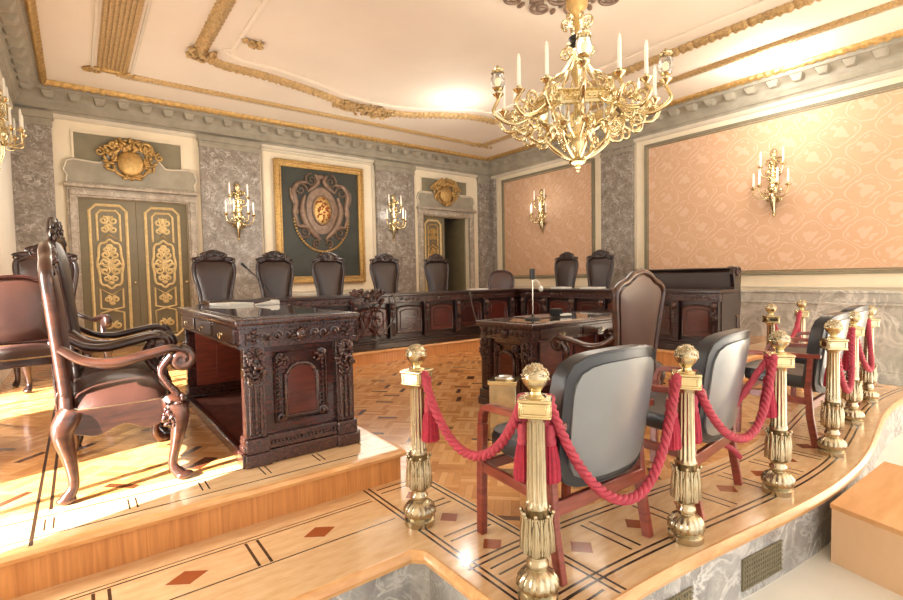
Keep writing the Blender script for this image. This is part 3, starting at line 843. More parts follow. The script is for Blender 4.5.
mc.location = (1.715, 1.43, 0); mc.rotation_euler = (0, 0, R(-2))
dup(mc, (2.57, 1.37, 0), R(6), 'black leather meeting chair second from the front, between the second and third brass posts')
dup(mc, (4.14, 1.34, 0), R(3), 'black leather meeting chair seen edge on behind the post with the white collar')
dup(mc, (5.08, 1.44, 0), R(2), 'black leather meeting chair farthest from the camera, last of the row')

# ---------------------------------------------------------------- carved desks
def desk(label):
    t = thing('carved_desk', label, 'desk', group='carved writing desks')
    L, W = .90, .33
    MB().box(-W-.03, W+.03, -L-.04, L+.04, .765, .80).build('desk_top', M['carved'], t, bevel=.012, seg=3)
    MB().box(-W+.03, W-.03, -L+.04, L-.04, .795, .806).build('glass_pane', M['desktop'], t, bevel=.002)
    # frieze
    fz = MB().box(-W, -W+.03, -L, L, .645, .765).box(W-.03, W, -L, L, .645, .765).box(-W+.03, W-.03, -L, -L+.03, .645, .765).box(-W+.03, W-.03, L-.03, L, .645, .765)
    fz.build('frieze', M['carved'], t, bevel=.004)
    mo = MB()
    for (z, d) in ((.758, .014), (.648, .012), (.735, .006)):
        mo.box(-W-d, W+d, -L-d, -L+.0, z-.008, z+.008).box(-W-d, W+d, L, L+d, z-.008, z+.008).box(-W-d, -W, -L, L, z-.008, z+.008).box(W, W+d, -L, L, z-.008, z+.008)
    for k in range(33):
        x = -W+.01+k*(2*W-.02)/32-.004
        mo.box(x, x+.009, -L-.018, -L, .742, .756).box(x, x+.009, L, L+.018, .742, .756)
    mo.build('moulding', M['carved'], t)
    def end(name_parent):
        T = Matrix.Rotation(PI, 4, 'Z') if name_parent else Matrix.Identity(4)
        def put(mb, n, m, p=t, **k):
            return MB().merge(mb, T).build(n, M[m], p, **k)
        e = put(MB().box(-W+.03, W-.03, -L+.02, -L+.07, .12, .65), 'end_panel', 'mahogany')
        ip_ = put(MB().box(-W+.05, W-.08, -L+.07, -L+.08, .06, .64), 'inside_panel', 'lit_red', e)
        put(MB().box(-.12, .10, -L+.08, -L+.09, .22, .54), 'raised_panel', 'lit_red', ip_, bevel=.006)
        # lion mask and scrolls on the frieze
        q = MB().ball((0, -L-.012, .70), (.032, .03, .04), 12, 8).ball((0, -L-.038, .69), (.014, .016, .012), 8, 6)
        for s_ in (-1, 1):
            q.ball((s_*.012, -L-.036, .71), .007, 6, 5)
            for (cx, r0, tr) in ((.075, .026, 1.3), (.135, .03, -1.3), (.20, .028, 1.3)):
                q.tube([(a, -L-.006, b) for a, b in spiral((s_*cx, .698), r0, .005, 0, s_*tr, 20)], .007, 5)
            carve(q, (s_*.27, -L-.002, .70), 14, .035, .035, -.012, 3, .008)
        carve(q, (0, -L-.004, .70), 26, .055, .045, -.015, 4, .008)
        put(q, 'lion_mask', 'carved', e, smooth=60)
        for s_ in (-1, 1):
            x = s_*.262
            pb = MB().box(x-.055, x+.055, -L-.01, -L+.06, .15, .645)
            p_ = put(pb, 'pilaster', 'carved', e, bevel=.004)
            fl_ = MB()
            for k in (-1, 0, 1): fl_.tube([(x+k*.028, -L-.012, .18), (x+k*.028, -L-.012, .43)], .011, 8)
            for k in (-1, 0, 1): fl_.ball((x+k*.028, -L-.014, .178), (.014, .012, .014), 8, 6)
            put(fl_, 'fluting', 'carved', p_, smooth=60)
            cp = MB(); carve(cp, (x, -L-.008, .54), 60, .05, .10, -.03, 21, .011)
            for s2 in (-1, 1):
                cp.tube([(a, -L-.022, b) for a, b in spiral((x+s2*.03, .61), .024, .005, PI/2, s2*1.2, 16)], .008, 5)
                cp.tube([(a, -L-.02, b) for a, b in spiral((x+s2*.02, .46), .02, .005, -PI/2, s2*1.2, 16)], .007, 5)
            put(cp, 'leaf_capital', 'carved', p_, smooth=60)
        pn = MB()
        def arch(hw, z0, z1):
            pts = [(-hw, z0), (-hw, z1-hw*.6)]
            for k in range(9):
                a = PI-PI*k/8; pts.append((hw*.86*cos(a), z1-hw*.6+hw*.6*sin(a)))
            return pts+[(hw, z1-hw*.6), (hw, z0)]
        pn.prism(arch(.085, .24, .52), -L+.005, -L+.022)
        p2 = put(pn, 'arched_panel', 'mahogany_red', e, bevel=.006)
        rg = MB().tube([(a, -L+.008, b) for a, b in arch(.092, .235, .53)], .012, 8, closed=True)
        rg.tube([(a, -L+.012, b) for a, b in [(-.15, .21), (-.15, .60), (.15, .60), (.15, .21)]], .009, 6, closed=True)
        for s_ in (-1, 1):
            for k in range(12): rg.ball((s_*.128, -L+.01, .25+k*.024), .009, 7, 5)
            for zz in (.575, .235): rg.tube([(a, -L+.008, b) for a, b in spiral((s_*.12, zz), .026, .005, 0, s_*1.3, 16)], .009, 5)
            carve(rg, (s_*.11, -L+.006, .56), 14, .035, .03, -.014, 31, .009)
        put(rg, 'panel_moulding', 'carved', e, smooth=60)
        pl = MB().box(-W-.015, W+.015, -L-.03, -L+.10, 0, .075).box(-W-.002, W+.002, -L-.018, -L+.09, .075, .105).box(-W+.01, W-.01, -L-.01, -L+.09, .105, .15)
        for s_ in (-1, 1): pl.box(s_*.262-.07, s_*.262+.07, -L-.045, -L+.1, 0, .07).box(s_*.262-.062, s_*.262+.062, -L-.034, -L+.1, .07, .15)
        b_ = put(pl, 'plinth', 'carved', t, bevel=.006)
        bd = MB()
        for k in range(30): bd.ball((-W+.02+k*(2*W-.04)/29, -L-.02, .112), .009, 6, 5)
        put(bd, 'bead_row', 'carved', b_, smooth=60)
    end(False); end(True)
    MB().box(-W, -W+.045, -L+.08, L-.08, 0, .065).build('foot_rail', M['mahogany'], t, bevel=.008)
    MB().box(-W+.045, W-.02, -L+.08, L-.08, .015, .05).build('foot_board', M['carpet'], t)
    bp = MB().box(W-.06, W-.02, -L+.07, L-.07, .05, .65).build('modesty_panel', M['lit_red'], t)
    for yy in (-.56, 0, .56):
        MB().box(W-.068, W-.058, yy-.17, yy+.17, .17, .56).build('raised_panel', M['lit_red'], bp, bevel=.004)
        MB().tube([(W-.066, yy-.19, .15), (W-.066, yy+.19, .15), (W-.066, yy+.19, .58), (W-.066, yy-.19, .58)], .008, 6, closed=True).build('moulding', M['mahogany'], bp)
    for yy in (-.56, 0, .56):
        d_ = MB().box(-W-.012, -W+.01, yy-.25, yy+.25, .66, .745).build('drawer', M['walnut'], t, bevel=.005)
        MB().tube([(-W-.03, yy+.025*cos(a), .70+.025*sin(a)) for a in [PI+PI*k/10 for k in range(11)]], .005, 6).ball((-W-.018, yy-.025, .70), .008).ball((-W-.018, yy+.025, .70), .008).build('drop_handle', M['brass'], d_)
    return t
dk1 = desk('carved dark writing desk on the raised platform at left, beside the sunlit armchair')
dk1.location = (1.005, 3.645, ZD)
dk2 = dup(dk1, (3.88, 3.13, 0), R(90), 'carved dark writing desk mid floor with an armchair drawn up to it')
dk2.scale = (1, 1, .975)

# ---------------------------------------------------------------- tribune counters
BF, SF, BT = 6.15, 6.15, .965
def counter(name, label, length, T, ends):
    """front face at y=0 looking to -y, running along +x from 0 to length; T places it"""
    t = thing(name, label, 'counter', group='tribune counters'); t.matrix_world = T
    d = .46; z1 = BT-ZD
    MB().box(-.03, length+.02, -.05, d, z1-.04, z1).build('counter_top', M['ebony'], t, bevel=.01)
    MB().box(0, length, .05, d-.05, .12, z1-.04).build('carcass', M['ebony'], t)
    MB().box(-.02, length, -.02, d-.03, 0, .08).box(-.01, length, .0, d-.03, .08, .11).box(0, length, .02, d-.03, .11, .14).build('plinth', M['ebony'], t, bevel=.008)
    MB().box(-.01, length, .0, .06, z1-.13, z1-.04).box(-.02, length, -.025, .05, z1-.055, z1-.04).box(-.02, length, -.012, .05, z1-.14, z1-.128).build('frieze', M['carved'], t, bevel=.004)
    n = max(3, round(length/.60)); P = length/n
    for k in range(n+1):
        x = k*P; x = min(max(x, .06), length-.06)
        pm = MB().box(x-.05, x+.05, -.02, .06, .13, z1-.13)
        o = pm.build('bracket', M['ebony'], t, bevel=.004)
        c = MB()
        c.tube([(x, a-.01, b) for a, b in spiral((-.01, z1-.20), .04, .008, PI/2, 1.2, 16)], .02, 6, flat=(1, 2.0))
        carve(c, (x, -.02, z1-.31), 24, .04, .07, -.02, k, .011)
        for q in (-1, 0, 1): c.tube([(x+q*.026, -.022, .17), (x+q*.026, -.022, .36)], .010, 6)
        c.build('carving', M['carved'], o, smooth=60)
    for k in range(n):
        xm = (k+.5)*P; hw = P/2-.085
        p = MB()
        pts = [(xm-hw, .20), (xm+hw, .20), (xm+hw, z1-.24)]+[(xm+hw*cos(PI*j/10), z1-.24+.05*sin(PI*j/10)) for j in range(1, 10)]+[(xm-hw, z1-.24)]
        p.prism(pts, .02, .06)
        o = p.build('panel', M['mahogany_red' if k % 2 else 'mahogany'], t, bevel=.006)
        MB().tube([(a, .022, b) for a, b in pts], .013, 6, closed=True).tube([(xm+(a-xm)*.72, .02, .42+(b-.42)*.72) for a, b in pts], .009, 6, closed=True).build('moulding', M['carved'], o, smooth=60)
        c = MB(); 
        for s_ in (-1, 1):
            c.tube([(a, -.003, b) for a, b in spiral((xm+s_*.06, z1-.085), .028, .005, 0, s_*1.3, 16)], .007, 5)
            c.tube([(a, -.003, b) for a, b in spiral((xm+s_*.14, z1-.085), .026, .005, 0, -s_*1.3, 16)], .007, 5)
        c.ball((xm, -.004, z1-.085), (.025, .014, .025), 8, 6)
        c.build('frieze_carving', M['carved'], t, smooth=60)
    return t
cb = counter('tribune_counter', 'long dark carved counter across the back before the row of thrones', SF-1.22+.46, Matrix.Translation((1.22, BF, ZD)), (1, 0))
cs = counter('tribune_counter', 'dark carved side counter running from the corner towards the camera, before two thrones', BF-2.72-.10, Matrix.Translation((SF, BF-.10, ZD)) @ Matrix.Rotation(-PI/2, 4, 'Z'), (0, 1))
# cresting in the middle of the back counter
cc = MB()
xm = 3.2-1.22
carve(cc, (xm, -.03, .80), 60, .30, .05, -.02, 77, .022)
for s_ in (-1, 1):
    for (cx, r0) in ((.10, .05), (.22, .045)):
        cc.tube([(a, -.03, b) for a, b in spiral((xm+s_*cx, .80), r0, .01, PI/2, s_*1.4)], .015, 6)
    cc.tube([(a, -.035, b) for a, b in [(xm+s_*.26, .72), (xm+s_*.12, .52), (xm+s_*.05, .34), (xm+s_*.2, .16)]], .018, 6)
carve(cc, (xm, -.02, .45), 40, .22, .22, -.03, 78, .018)
cc.build('centre_carving', M['carved'], cb, smooth=60)
# high-backed settle behind the end of the side counter
se = thing('leather_settle', 'high backed leather settle by the right wall behind the side counter', 'settle', (7.05, 0, ZD))
y0, y1 = 2.90, 4.42; zt = 1.065
prof_ = [(.0, .60), (-.03, .80), (-.01, 1.0), (.03, 1.045), (.09, 1.04), (.12, 1.0), (.12, .60)]
MB().prism([(a, b) for a, b in prof_], y0+.03, y1-.03, 'xz', ).build('backrest', M['leather'], se, bevel=.01)
MB().box(-.02, .12, y0+.03, y1-.03, .0, .60).build('back_board', M['ebony'], se)
MB().box(-.02, .13, y0-.0, y1, 1.04, zt).ball((.05, y0+.10, zt), (.06, .05, .02), 12, 6).ball((.05, y1-.10, zt), (.06, .05, .02), 12, 6).build('top_rail', M['ebony'], se, bevel=.01)
MB().box(-.42, -.02, y0+.05, y1-.05, .36, .46).build('seat', M['leather'], se, bevel=.03, seg=3)
MB().box(-.42, -.02, y0+.05, y1-.05, .05, .36).build('seat_box', M['ebony'], se)
for yy in (y0, y1-.06):
    e = MB().prism([(-.44, 0), (-.44, .58), (-.40, .66), (-.30, .64), (-.12, .68), (-.06, .80), (-.10, .98), (-.05, 1.07), (.06, 1.08), (.13, 1.03), (.14, .96), (.12, .8), (.14, .6), (.11, .4), (.14, 0)], yy, yy+.06)
    o = e.build('end_panel', M['ebony'], se, bevel=.008)
    fy = yy-.004 if yy == y0 else yy+.064
    MB().tube([(a, fy, b) for a, b in spiral((-.38, .60), .06, .01, PI/2, 1.4)], .014, 6).build('arm_scroll', M['carved'], o, smooth=60)
    MB().tube([(a, fy, b) for a, b in spiral((.03, 1.0), .07, .012, 0, 1.4)], .016, 6).build('top_scroll', M['carved'], o, smooth=60)
    c = MB().tube([(-.40, fy, .08), (.04, fy, .08)], .016, 6).tube([(-.40, fy, .42), (.04, fy, .42)], .016, 6)
    for q in range(4): c.tube([(-.36+q*.12, fy, .08), (-.36+q*.12, fy, .42)], .014, 6)
    c.build('fluting', M['carved'], o, smooth=60)

# ---------------------------------------------------------------- brass posts and ropes
def brass_post(label):
    t = thing('brass_post', label, 'barrier post', group='brass barrier posts')
    B = M['brass']
    def gad(a, z): return .97+.11*abs(sin(a*8)) if .036 < z < .105 else 1
    MB().lathe([(.001, 0), (.072, 0), (.074, .012), (.074, .028), (.066, .034), (.062, .036), (.073, .055), (.072, .078), (.058, .1), (.045, .112), (.036, .118), (.036, .124), (.041, .130), (.041, .142), (.035, .150), (.035, .165), (.044, .172), (.046, .178)], 72, mod=gad).build('base', B, t, smooth=50)
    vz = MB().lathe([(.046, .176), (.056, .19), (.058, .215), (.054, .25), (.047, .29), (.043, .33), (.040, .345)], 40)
    lv = MB()
    for k in range(8):
        a = 2*PI*k/8; up_ = (-sin(a), cos(a), 0)
        def at(u, da_, lift):
            z = .185+.145*u; r_ = .0575-.014*u+.011*max(0, u-.78)/.22+lift
            return (r_*cos(a+da_), r_*sin(a+da_), z)
        for da0, rr in ((0, .0068), (-.16, .0056), (.16, .0056), (-.30, .0046), (.30, .0046)):
            pts = [at(q/10*(1-abs(da0)*.55), da0*sin(PI*(.12+.80*q/10)), .003-abs(da0)*.012) for q in range(11)]
            lv.tube(pts, [rr*(.7+.6*sin(PI*q/10)) for q in range(11)], 6)
            lv.ball(pts[-1], (rr*1.2, rr*1.2, rr*1.2), 7, 5)
        lv.tube([at(q/8*.92, 0, -.003) for q in range(9)], [.0215*(.5+.6*sin(PI*(.1+.82*q/8))) for q in range(9)], 8, flat=(1, .16), up=up_)
        b_ = a+PI/8
        lv.tube([(.0565*cos(b_), .0565*sin(b_), .19), (.056*cos(b_), .056*sin(b_), .26), (.050*cos(b_), .050*sin(b_), .32)], [.004, .007, .004], 6)
    o = vz.build('vase', M['brass_shade'], t, smooth=50); lv.build('acanthus_leaf', B, o, smooth=60); 
    def flu(a, z): return 1-.17*abs(cos(a*6))**2 if .36 < z < .66 else 1
    MB().lathe([(.040, .34), (.041, .352), (.039, .365), (.0375, .37), (.033, .655), (.033, .66), (.037, .668), (.042, .676), (.046, .684)], 84, mod=flu).build('column', B, t, smooth=50)
    cp = MB().cbox((0, 0, .71), (.106, .106, .052)).cbox((0, 0, .741), (.118, .118, .012)).cbox((0, 0, .684), (.114, .114, .010))
    o = cp.build('square_collar', M['gilt_brass'], t, bevel=.004)
    pl = MB()
    for k in range(4):
        Tm = Matrix.Rotation(k*PI/2, 4, 'Z')
        pl.merge(frame_xz(-.053, -.046, .046, .688, .733, .008, .005, MB()), Tm)
    pl.build('collar_panel', M['gilt_brass'], o, bevel=.002)
    MB().lathe([(.001, .745), (.040, .745), (.036, .752), (.022, .758), (.019, .768), (.026, .776), (.034, .79), (.046, .806), (.049, .815), (.047, .818)], 32).build('neck', M['gilt_brass'], t, smooth=50)
    bl = MB().ball((0, 0, .818), (.047, .047, .047), 24, 14)
    rn = random.Random(2)
    for k in range(60):
        z = rn.uniform(-.2, 1); a = k*2.4
        r_ = math.sqrt(max(0, 1-z*z))*.0465
        bl.ball((r_*cos(a), r_*sin(a), .818+.0465*z), (.006, .006, .006), 6, 4)
    bl.build('ball_finial', B, t, smooth=60)
    return t
POST = [(1.292, 1.205, 'brass barrier post nearest the camera at the corner of the stage'),
        (1.268, 1.945, 'brass barrier post beside the corner of the raised oak step, leftmost of all'),
        (2.107, 1.072, 'brass barrier post between the two nearest meeting chairs'),
        (2.933, .995, 'brass barrier post by the wooden step box, with a loose hanging rope'),
        (3.808, .990, 'brass barrier post standing in front of the chair seen edge on'),
        (4.70, 1.10, 'brass barrier post half hidden, between the chair seen edge on and the last post'),
        (5.56, 1.190, 'brass barrier post at the far right end of the stage front'),
        (5.38, 1.90, 'brass barrier post in front of the grey marble dado, left of the far pair'),
        (6.28, 1.92, 'brass barrier post in front of the grey marble dado, right of the far pair')]
bp = brass_post(POST[1][2]); bp.location = (POST[1][0], POST[1][1], 0); bp.rotation_euler = (0, 0, R(20))
for i, (x, y, l) in enumerate(POST):
    if i != 1: dup(bp, (x, y, 0), R([38, 20, 30, 33, 40, 25, 35, 42, 30][i]), l)

def tassel_mb(c, mb_h, mb_s):
    x, y, z = c
    mb_h.tube([(x, y, z), (x, y, z-.10)], .011, 8).lathe([(.001, 0), (.020, -.004), (.026, -.03), (.022, -.055), (.027, -.062), (.027, -.078), (.022, -.084)][::-1], 16, (x, y, z-.085))
    mb_s.lathe([(.040, -.135), (.041, -.12), (.036, -.06), (.028, -.01), (.022, 0)], 60, (x, y, z-.165), mod=lambda a, zz: 1+.05*sin(a*15)+.03*sin(a*23))
def rope(label, p1, p2, low, hook=.72, tas=(1, 1), r=.0115, push=0):
    t = thing('barrier_rope', label, 'rope', ((p1[0]+p2[0])/2, (p1[1]+p2[1])/2, 0), group='red barrier ropes')
    A = Vector((p1[0], p1[1], hook)); B = Vector((p2[0], p2[1], hook)); d = (B-A); d.z = 0; Ln = d.length; d.normalize()
    side_ = Vector((-d.y, d.x, 0))
    A = A+d*.062; B = B-d*.062; O = Vector(t.location)
    n = 90; ctr = []
    for k in range(n+1):
        u = k/n; c = (math.cosh((u-.5)*3.2)-math.cosh(1.6))/(1-math.cosh(1.6))
        ctr.append(A.lerp(B, u)-Vector((0, 0, (hook-low)*c))-side_*push*sin(PI*u))
    L = 0; acc = [0]
    for a, b in zip(ctr[:-1], ctr[1:]): L += (b-a).length; acc.append(L)
    mb = MB()
    for s_ in range(3):
        pts = []
        for k in range(n+1):
            T = (ctr[min(k+1, n)]-ctr[max(k-1, 0)]).normalized()
            U = T.cross(side_).normalized(); a = acc[k]/.046*2*PI*.5+s_*2*PI/3
            pts.append(ctr[k]+(U*cos(a)+side_*sin(a))*r*.95-O)
        mb.tube(pts, r*.93, 7)
    mb.build('cord', M['rope'], t, smooth=60)
    ends = MB()
    for i, (P, sg) in enumerate(((A, 1), (B, -1))):
        q = P-O
        e = MB().ball(q+Vector((0, 0, .012)), (.023, .023, .018), 12, 8).tube([q+Vector((0, 0, .005)), q-Vector((0, 0, .03))], .020, 10); e.build('end_cap', M['rope'], t)
        MB().tube([q+Vector((0, 0, .0)), q-d*sg*.025], .006, 6).build('hook', M['gilt_brass'], t)
        if tas[i]:
            h_, s2_ = MB(), MB(); tassel_mb(q+d*sg*.012+side_*.018, h_, s2_)
            o = h_.build('tassel', M['rope'], t, smooth=60); s2_.build('fringe', M['tassel'], o, smooth=60)
    return t
P_ = POST
rope('twisted red rope from the leftmost brass post to the nearest post', P_[1], P_[0], .435)
rope('twisted red rope across the back of the nearest meeting chair', P_[0], P_[2], .30, tas=(1, 1), push=.06)
rope('twisted red rope across the back of the second meeting chair', P_[2], P_[3], .385, tas=(1, 1), push=.04)
rope('twisted red rope from the post before the edge on chair to the half hidden post', P_[4], P_[5], .34, tas=(1, 1), push=.03)
rope('twisted red rope between the half hidden post and the post at the far right end', P_[5], P_[6], .36, tas=(0, 0), push=.06)
rope('twisted red rope between the far pair of posts before the marble dado', P_[7], P_[8], .45, tas=(0, 1))
# loose rope hanging from the fourth post
lt = thing('loose_rope', 'loose red rope hanging in a loop from the brass post behind the wooden step box', 'rope', (2.933, .995, 0))
pts = [p for p in catmull([(-.05, .03, .72), (-.09, .06, .66), (-.20, .12, .50), (-.28, .16, .40), (-.27, .19, .33), (-.20, .2, .26), (-.14, .17, .22), (-.12, .14, .18)], 12)]
mb = MB()
for s_ in range(3):
    q = []
    for k, p in enumerate(pts):
        a = k*.45+s_*2*PI/3; q.append(p+Vector((cos(a), sin(a)*.6, sin(a)*.5))*.009)
    mb.tube(q, .0115, 6)
mb.build('cord', M['rope'], lt, smooth=60)
MB().ball((-.05, .03, .73), (.023, .023, .018), 12, 8).build('end_cap', M['rope'], lt)

# ---------------------------------------------------------------- wooden step box at the stage front
sb = thing('step_box', 'plain wooden step box standing on the pale floor against the stage front', 'step box', (3.45, .35, ZA))
top = [(3.06-3.45, .80-.35), (2.80-3.45, -.12-.35), (3.80-3.45, -.22-.35), (4.0-3.45, .77-.35)]
MB().prism(top, .285, .31, 'xy').build('top_board', M['plywood'], sb, bevel=.003)
sid = MB().prism([(a*.985, b*.985) for a, b in top], 0, .285, 'xy'); sid.build('side_board', M['ply_front'], sb, smooth=0)

# ---------------------------------------------------------------- things on desks and counters
def gooseneck(label, loc, rz, base, pts, mat='black'):
    t = thing('desk_microphone', label, 'microphone', loc, rz, 'desk microphones')
    if base == 'wedge':
        MB().prism([(-.10, 0), (.085, 0), (.085, .035), (.065, .042), (-.10, .010)], -.045, .045).build('base', M['whiteplastic'], t, bevel=.006)
        MB().box(.02, .055, -.025, .025, .034, .042).build('button', M['paper'], t, bevel=.002)
    else:
        MB().lathe([(.001, 0), (.075, 0), (.072, .014), (.03, .02), (.012, .03), (.009, .05)], 24).build('base', M['black'], t)
    MB().tube(pts, .005, 8).build('gooseneck', M['chrome'] if base != 'wedge' else M['black'], t)
    a, b = Vector(pts[-1]), Vector(pts[-2]); d = (a-b).normalized()
    MB().tube([a, a+d*.05], [.009, .011], 10).ball(a+d*.05, .0115).build('capsule', M['black'], t)
    return t
gooseneck('gooseneck microphone with white wedge foot on the left desk', (1.24, 4.10, ZD+.806), R(-12), 'wedge',
          [(.06, 0, .045), (.04, 0, .08), (-.02, -.005, .16), (-.09, -.01, .24), (-.15, -.01, .30)])
m2 = gooseneck('upright chrome microphone with black head on the middle desk', (3.30, 3.10, .786), R(0), 'disc',
               [(0, 0, .04), (0, 0, .2), (.0, 0, .30), (0, 0, .36)])
MB().tube([(0, 0, .365), (0, 0, .46)], .026, 12).build('foam_head', M['black'], m2)
MB().tube(catmull([(0, 0, .34), (.04, -.01, .36), (.07, -.02, .32), (.085, -.02, .29)], 5), .004, 6).ball((.09, -.02, .275), (.022, .022, .026)).build('side_lamp', M['whiteplastic'], m2)
def sheet_stack(label, loc, rz, w, d, n, name='paper_stack', cat='papers', group=None):
    t = thing(name, label, cat, loc, rz, group)
    rn = random.Random(n); 
    for k in range(n):
        a = rn.uniform(-.12, .12)
        MB().box(-w/2, w/2, -d/2, d/2, k*.007, k*.007+.006, Matrix.Rotation(a, 4, 'Z')).build('sheet', M['paper'], t)
    return t
sheet_stack('white papers at the far end of the left desk beside the pilaster reflection', (1.02, 4.36, ZD+.806), R(20), .21, .30, 3, group='white papers')
sheet_stack('white papers on the back counter before the throne at the half open door', (5.42, 6.35, BT+.002), R(5), .30, .21, 3, group='white papers')
sheet_stack('white papers on the side counter before the left throne of the pair', (6.38, 5.35, BT), R(80), .30, .21, 4, group='white papers')
sheet_stack('white papers on the side counter before the right throne of the pair', (6.38, 4.72, BT), R(95), .32, .22, 4, group='white papers')
pb = thing('desk_speaker', 'small black box with a white front on the middle desk beside the microphone', 'box', (3.62, 3.10, .796), R(-20))
MB().box(-.05, .05, -.04, .04, 0, .07).build('body', M['black'], pb, bevel=.006); MB().box(.02, .14, -.05, .0, 0, .02).build('white_front', M['whiteplastic'], pb, bevel=.004)
bl = tag(MB().box(-.22, .22, -.15, .15, 0, .008).build('desk_pad', M['leather_worn'], bevel=.003), 'flat brown blotter on the middle desk under the microphone', 'desk pad')
bl.location = (3.55, 3.24, .786)
# cables down the counter front
def cable(label, pts):
    o = MB().tube(catmull(pts, 8), .011, 6).build('microphone_cable', M['cable'], smooth=60); tag(o, label, 'cable', 'cables on the back counter')
cable('grey cable looping down the back counter below the throne right of the crest', [(3.60, 6.095, BT+.012), (3.60, 6.075, BT-.05), (3.62, 6.07, .8), (3.58, 6.06, .6), (3.42, 6.07, .42), (3.33, 6.09, .27), (3.3, 6.09, ZD+.012)])
cable('grey cable hanging down the back counter below the throne at the half open door', [(5.02, 6.095, BT+.012), (5.02, 6.075, BT-.05), (5.05, 6.07, .75), (5.12, 6.06, .5), (5.25, 6.07, .32), (5.4, 6.09, ZD+.012)])
# square brass bin between the middle desk and the nearest meeting chair
bn = thing('brass_bin', 'square brass bin standing on the parquet behind the arm of the nearest meeting chair', 'bin', (2.52, 2.66, 0), R(35))
MB().box(-.10, .10, -.10, .10, 0, .40).build('body', M['brass'], bn, bevel=.006)
MB().box(-.108, .108, -.108, .108, .385, .415).build('rim', M['gilt_brass'], bn, bevel=.004)
MB().lathe([(.001, .415), (.07, .415), (.075, .425), (.06, .432), (.055, .42), (.001, .42)], 24).build('ash_bowl', M['chrome'], bn)

# ---------------------------------------------------------------- framed crest
pt = thing('painting_with_crest', 'large gilt framed dark canvas showing a scrolled coat of arms', 'painting', (3.918, YB-.02, 1.13))
PW, PH = .918, 2.34
f = MB()
for (w, d, o0) in ((.05, .085, 0), (.075, .05, .035), (.03, .075, .10)):
    frame_xz(0, -PW+o0, PW-o0, o0, PH-o0, w, d, f)
fo = f.build('frame', M['gold'], pt, bevel=.01)
fb = MB()
for k in range(44):
    for s_ in (-1, 1):
        z = .04+k*(PH-.08)/43; fb.ball((s_*(PW-.025), -.085, z), (.016, .014, .02), 6, 5)
for k in range(34):
    for z in (.025, PH-.025):
        fb.ball((-PW+.04+k*(2*PW-.08)/33, -.085, z), (.02, .014, .016), 6, 5)
fb.build('frame_beading', M['gold'], fo, smooth=60)
MB().box(-PW+.1, PW-.1, -.03, -.01, .1, PH-.1).build('canvas', M['canvas'], pt, smooth=0)
cr = MB(); zc = 1.40
def S(c, r0, a0, tr, rr=.03, r1=.012): cr.tube([(p[0], -.05, p[1]) for p in spiral(c, r0, r1, a0, tr, 30)], [rr*(1-.5*k/30) for k in range(31)], 7, flat=(1, .6), up=(0, 1, 0))
def C(pts, rr=.03): 
    p = catmull([(a, -.05, b) for a, b in pts], 7); cr.tube(p, [rr*(.55+.6*sin(PI*k/(len(p)-1))) for k in range(len(p))], 7)
for s_ in (-1, 1):
    S((s_*.20, zc+.60), .13, PI/2 if s_ > 0 else PI/2, -s_*1.5, .035)
    S((s_*.42, zc+.40), .13, PI if s_ > 0 else 0, -s_*1.5, .035)
    S((s_*.36, zc-.42), .12, 0 if s_ > 0 else PI, -s_*1.5, .035)
    S((s_*.12, zc-.62), .09, -PI/2, s_*1.4, .03)
    C([(s_*.30, zc+.55), (s_*.46, zc+.52), (s_*.56, zc+.36), (s_*.52, zc+.12), (s_*.55, zc-.05), (s_*.48, zc-.30)], .05)
    C([(s_*.12, zc+.72), (s_*.06, zc+.60), (s_*.14, zc+.48), (s_*.28, zc+.38)], .045)
    C([(s_*.34, zc+.3), (s_*.40, zc+.05), (s_*.34, zc-.2), (s_*.22, zc-.38), (s_*.05, zc-.55)], .06)
    C([(s_*.62, zc+.42), (s_*.60, zc+.25), (s_*.50, zc+.0), (s_*.54, zc-.12)], .03)
    C([(s_*.48, zc-.30), (s_*.30, zc-.32), (s_*.15, zc-.5)], .05)
cr.ball((0, -.05, zc+.68), (.09, .03, .05), 12, 6)
cr.build('scrolled_cartouche', M['silver_relief'], pt, smooth=60)
sh = MB().dome([(.33*cos(a)*(1+.05*cos(3*a)), zc+.02+.46*sin(a)) for a in [2*PI*k/40 for k in range(40)]], (0, zc), .02, .04, 4, -.03, lambda x, y, z: (x, -.045-y-.03, z))
sh.build('shield_ground', M['silver_relief'], pt, smooth=60)
ov = [(.185*cos(2*PI*k/36), zc+.03+.27*sin(2*PI*k/36)) for k in range(36)]
o = MB().dome(ov, (0, zc+.03), .03, .02, 5, 0, lambda x, y, z: (x, -.075-y, z)).build('oval_medallion', M['gold'], pt, smooth=60)
q = MB(); rn = random.Random(4)
for k in range(60):
    a = rn.uniform(0, 2*PI); r_ = math.sqrt(rn.random())*.85
    q.ball((.185*r_*cos(a), -.102, zc+.03+.27*r_*sin(a)), (.02, .012, .018), 6, 5)
q.build('medallion_charge', mk_plain('red_gold_charge', (150, 78, 36), .45, .4, .3, 20), o, smooth=60)
MB().tube([(a*1.06, -.085, zc+.03+(b-zc-.03)*1.06) for a, b in ov], .02, 8, closed=True).build('medallion_rim', M['silver_relief'], o, smooth=60)
cl = MB()
for k in range(34):
    a = PI*1.02+PI*.96*k/33
    cl.ball((.56*cos(a), -.055, zc-.12+.66*sin(a)), (.028, .02, .024), 7, 5)
cl.ball((0, -.055, zc-.86), (.05, .03, .06), 8, 6)
cl.build('collar_chain', M['gold'], pt, smooth=60)

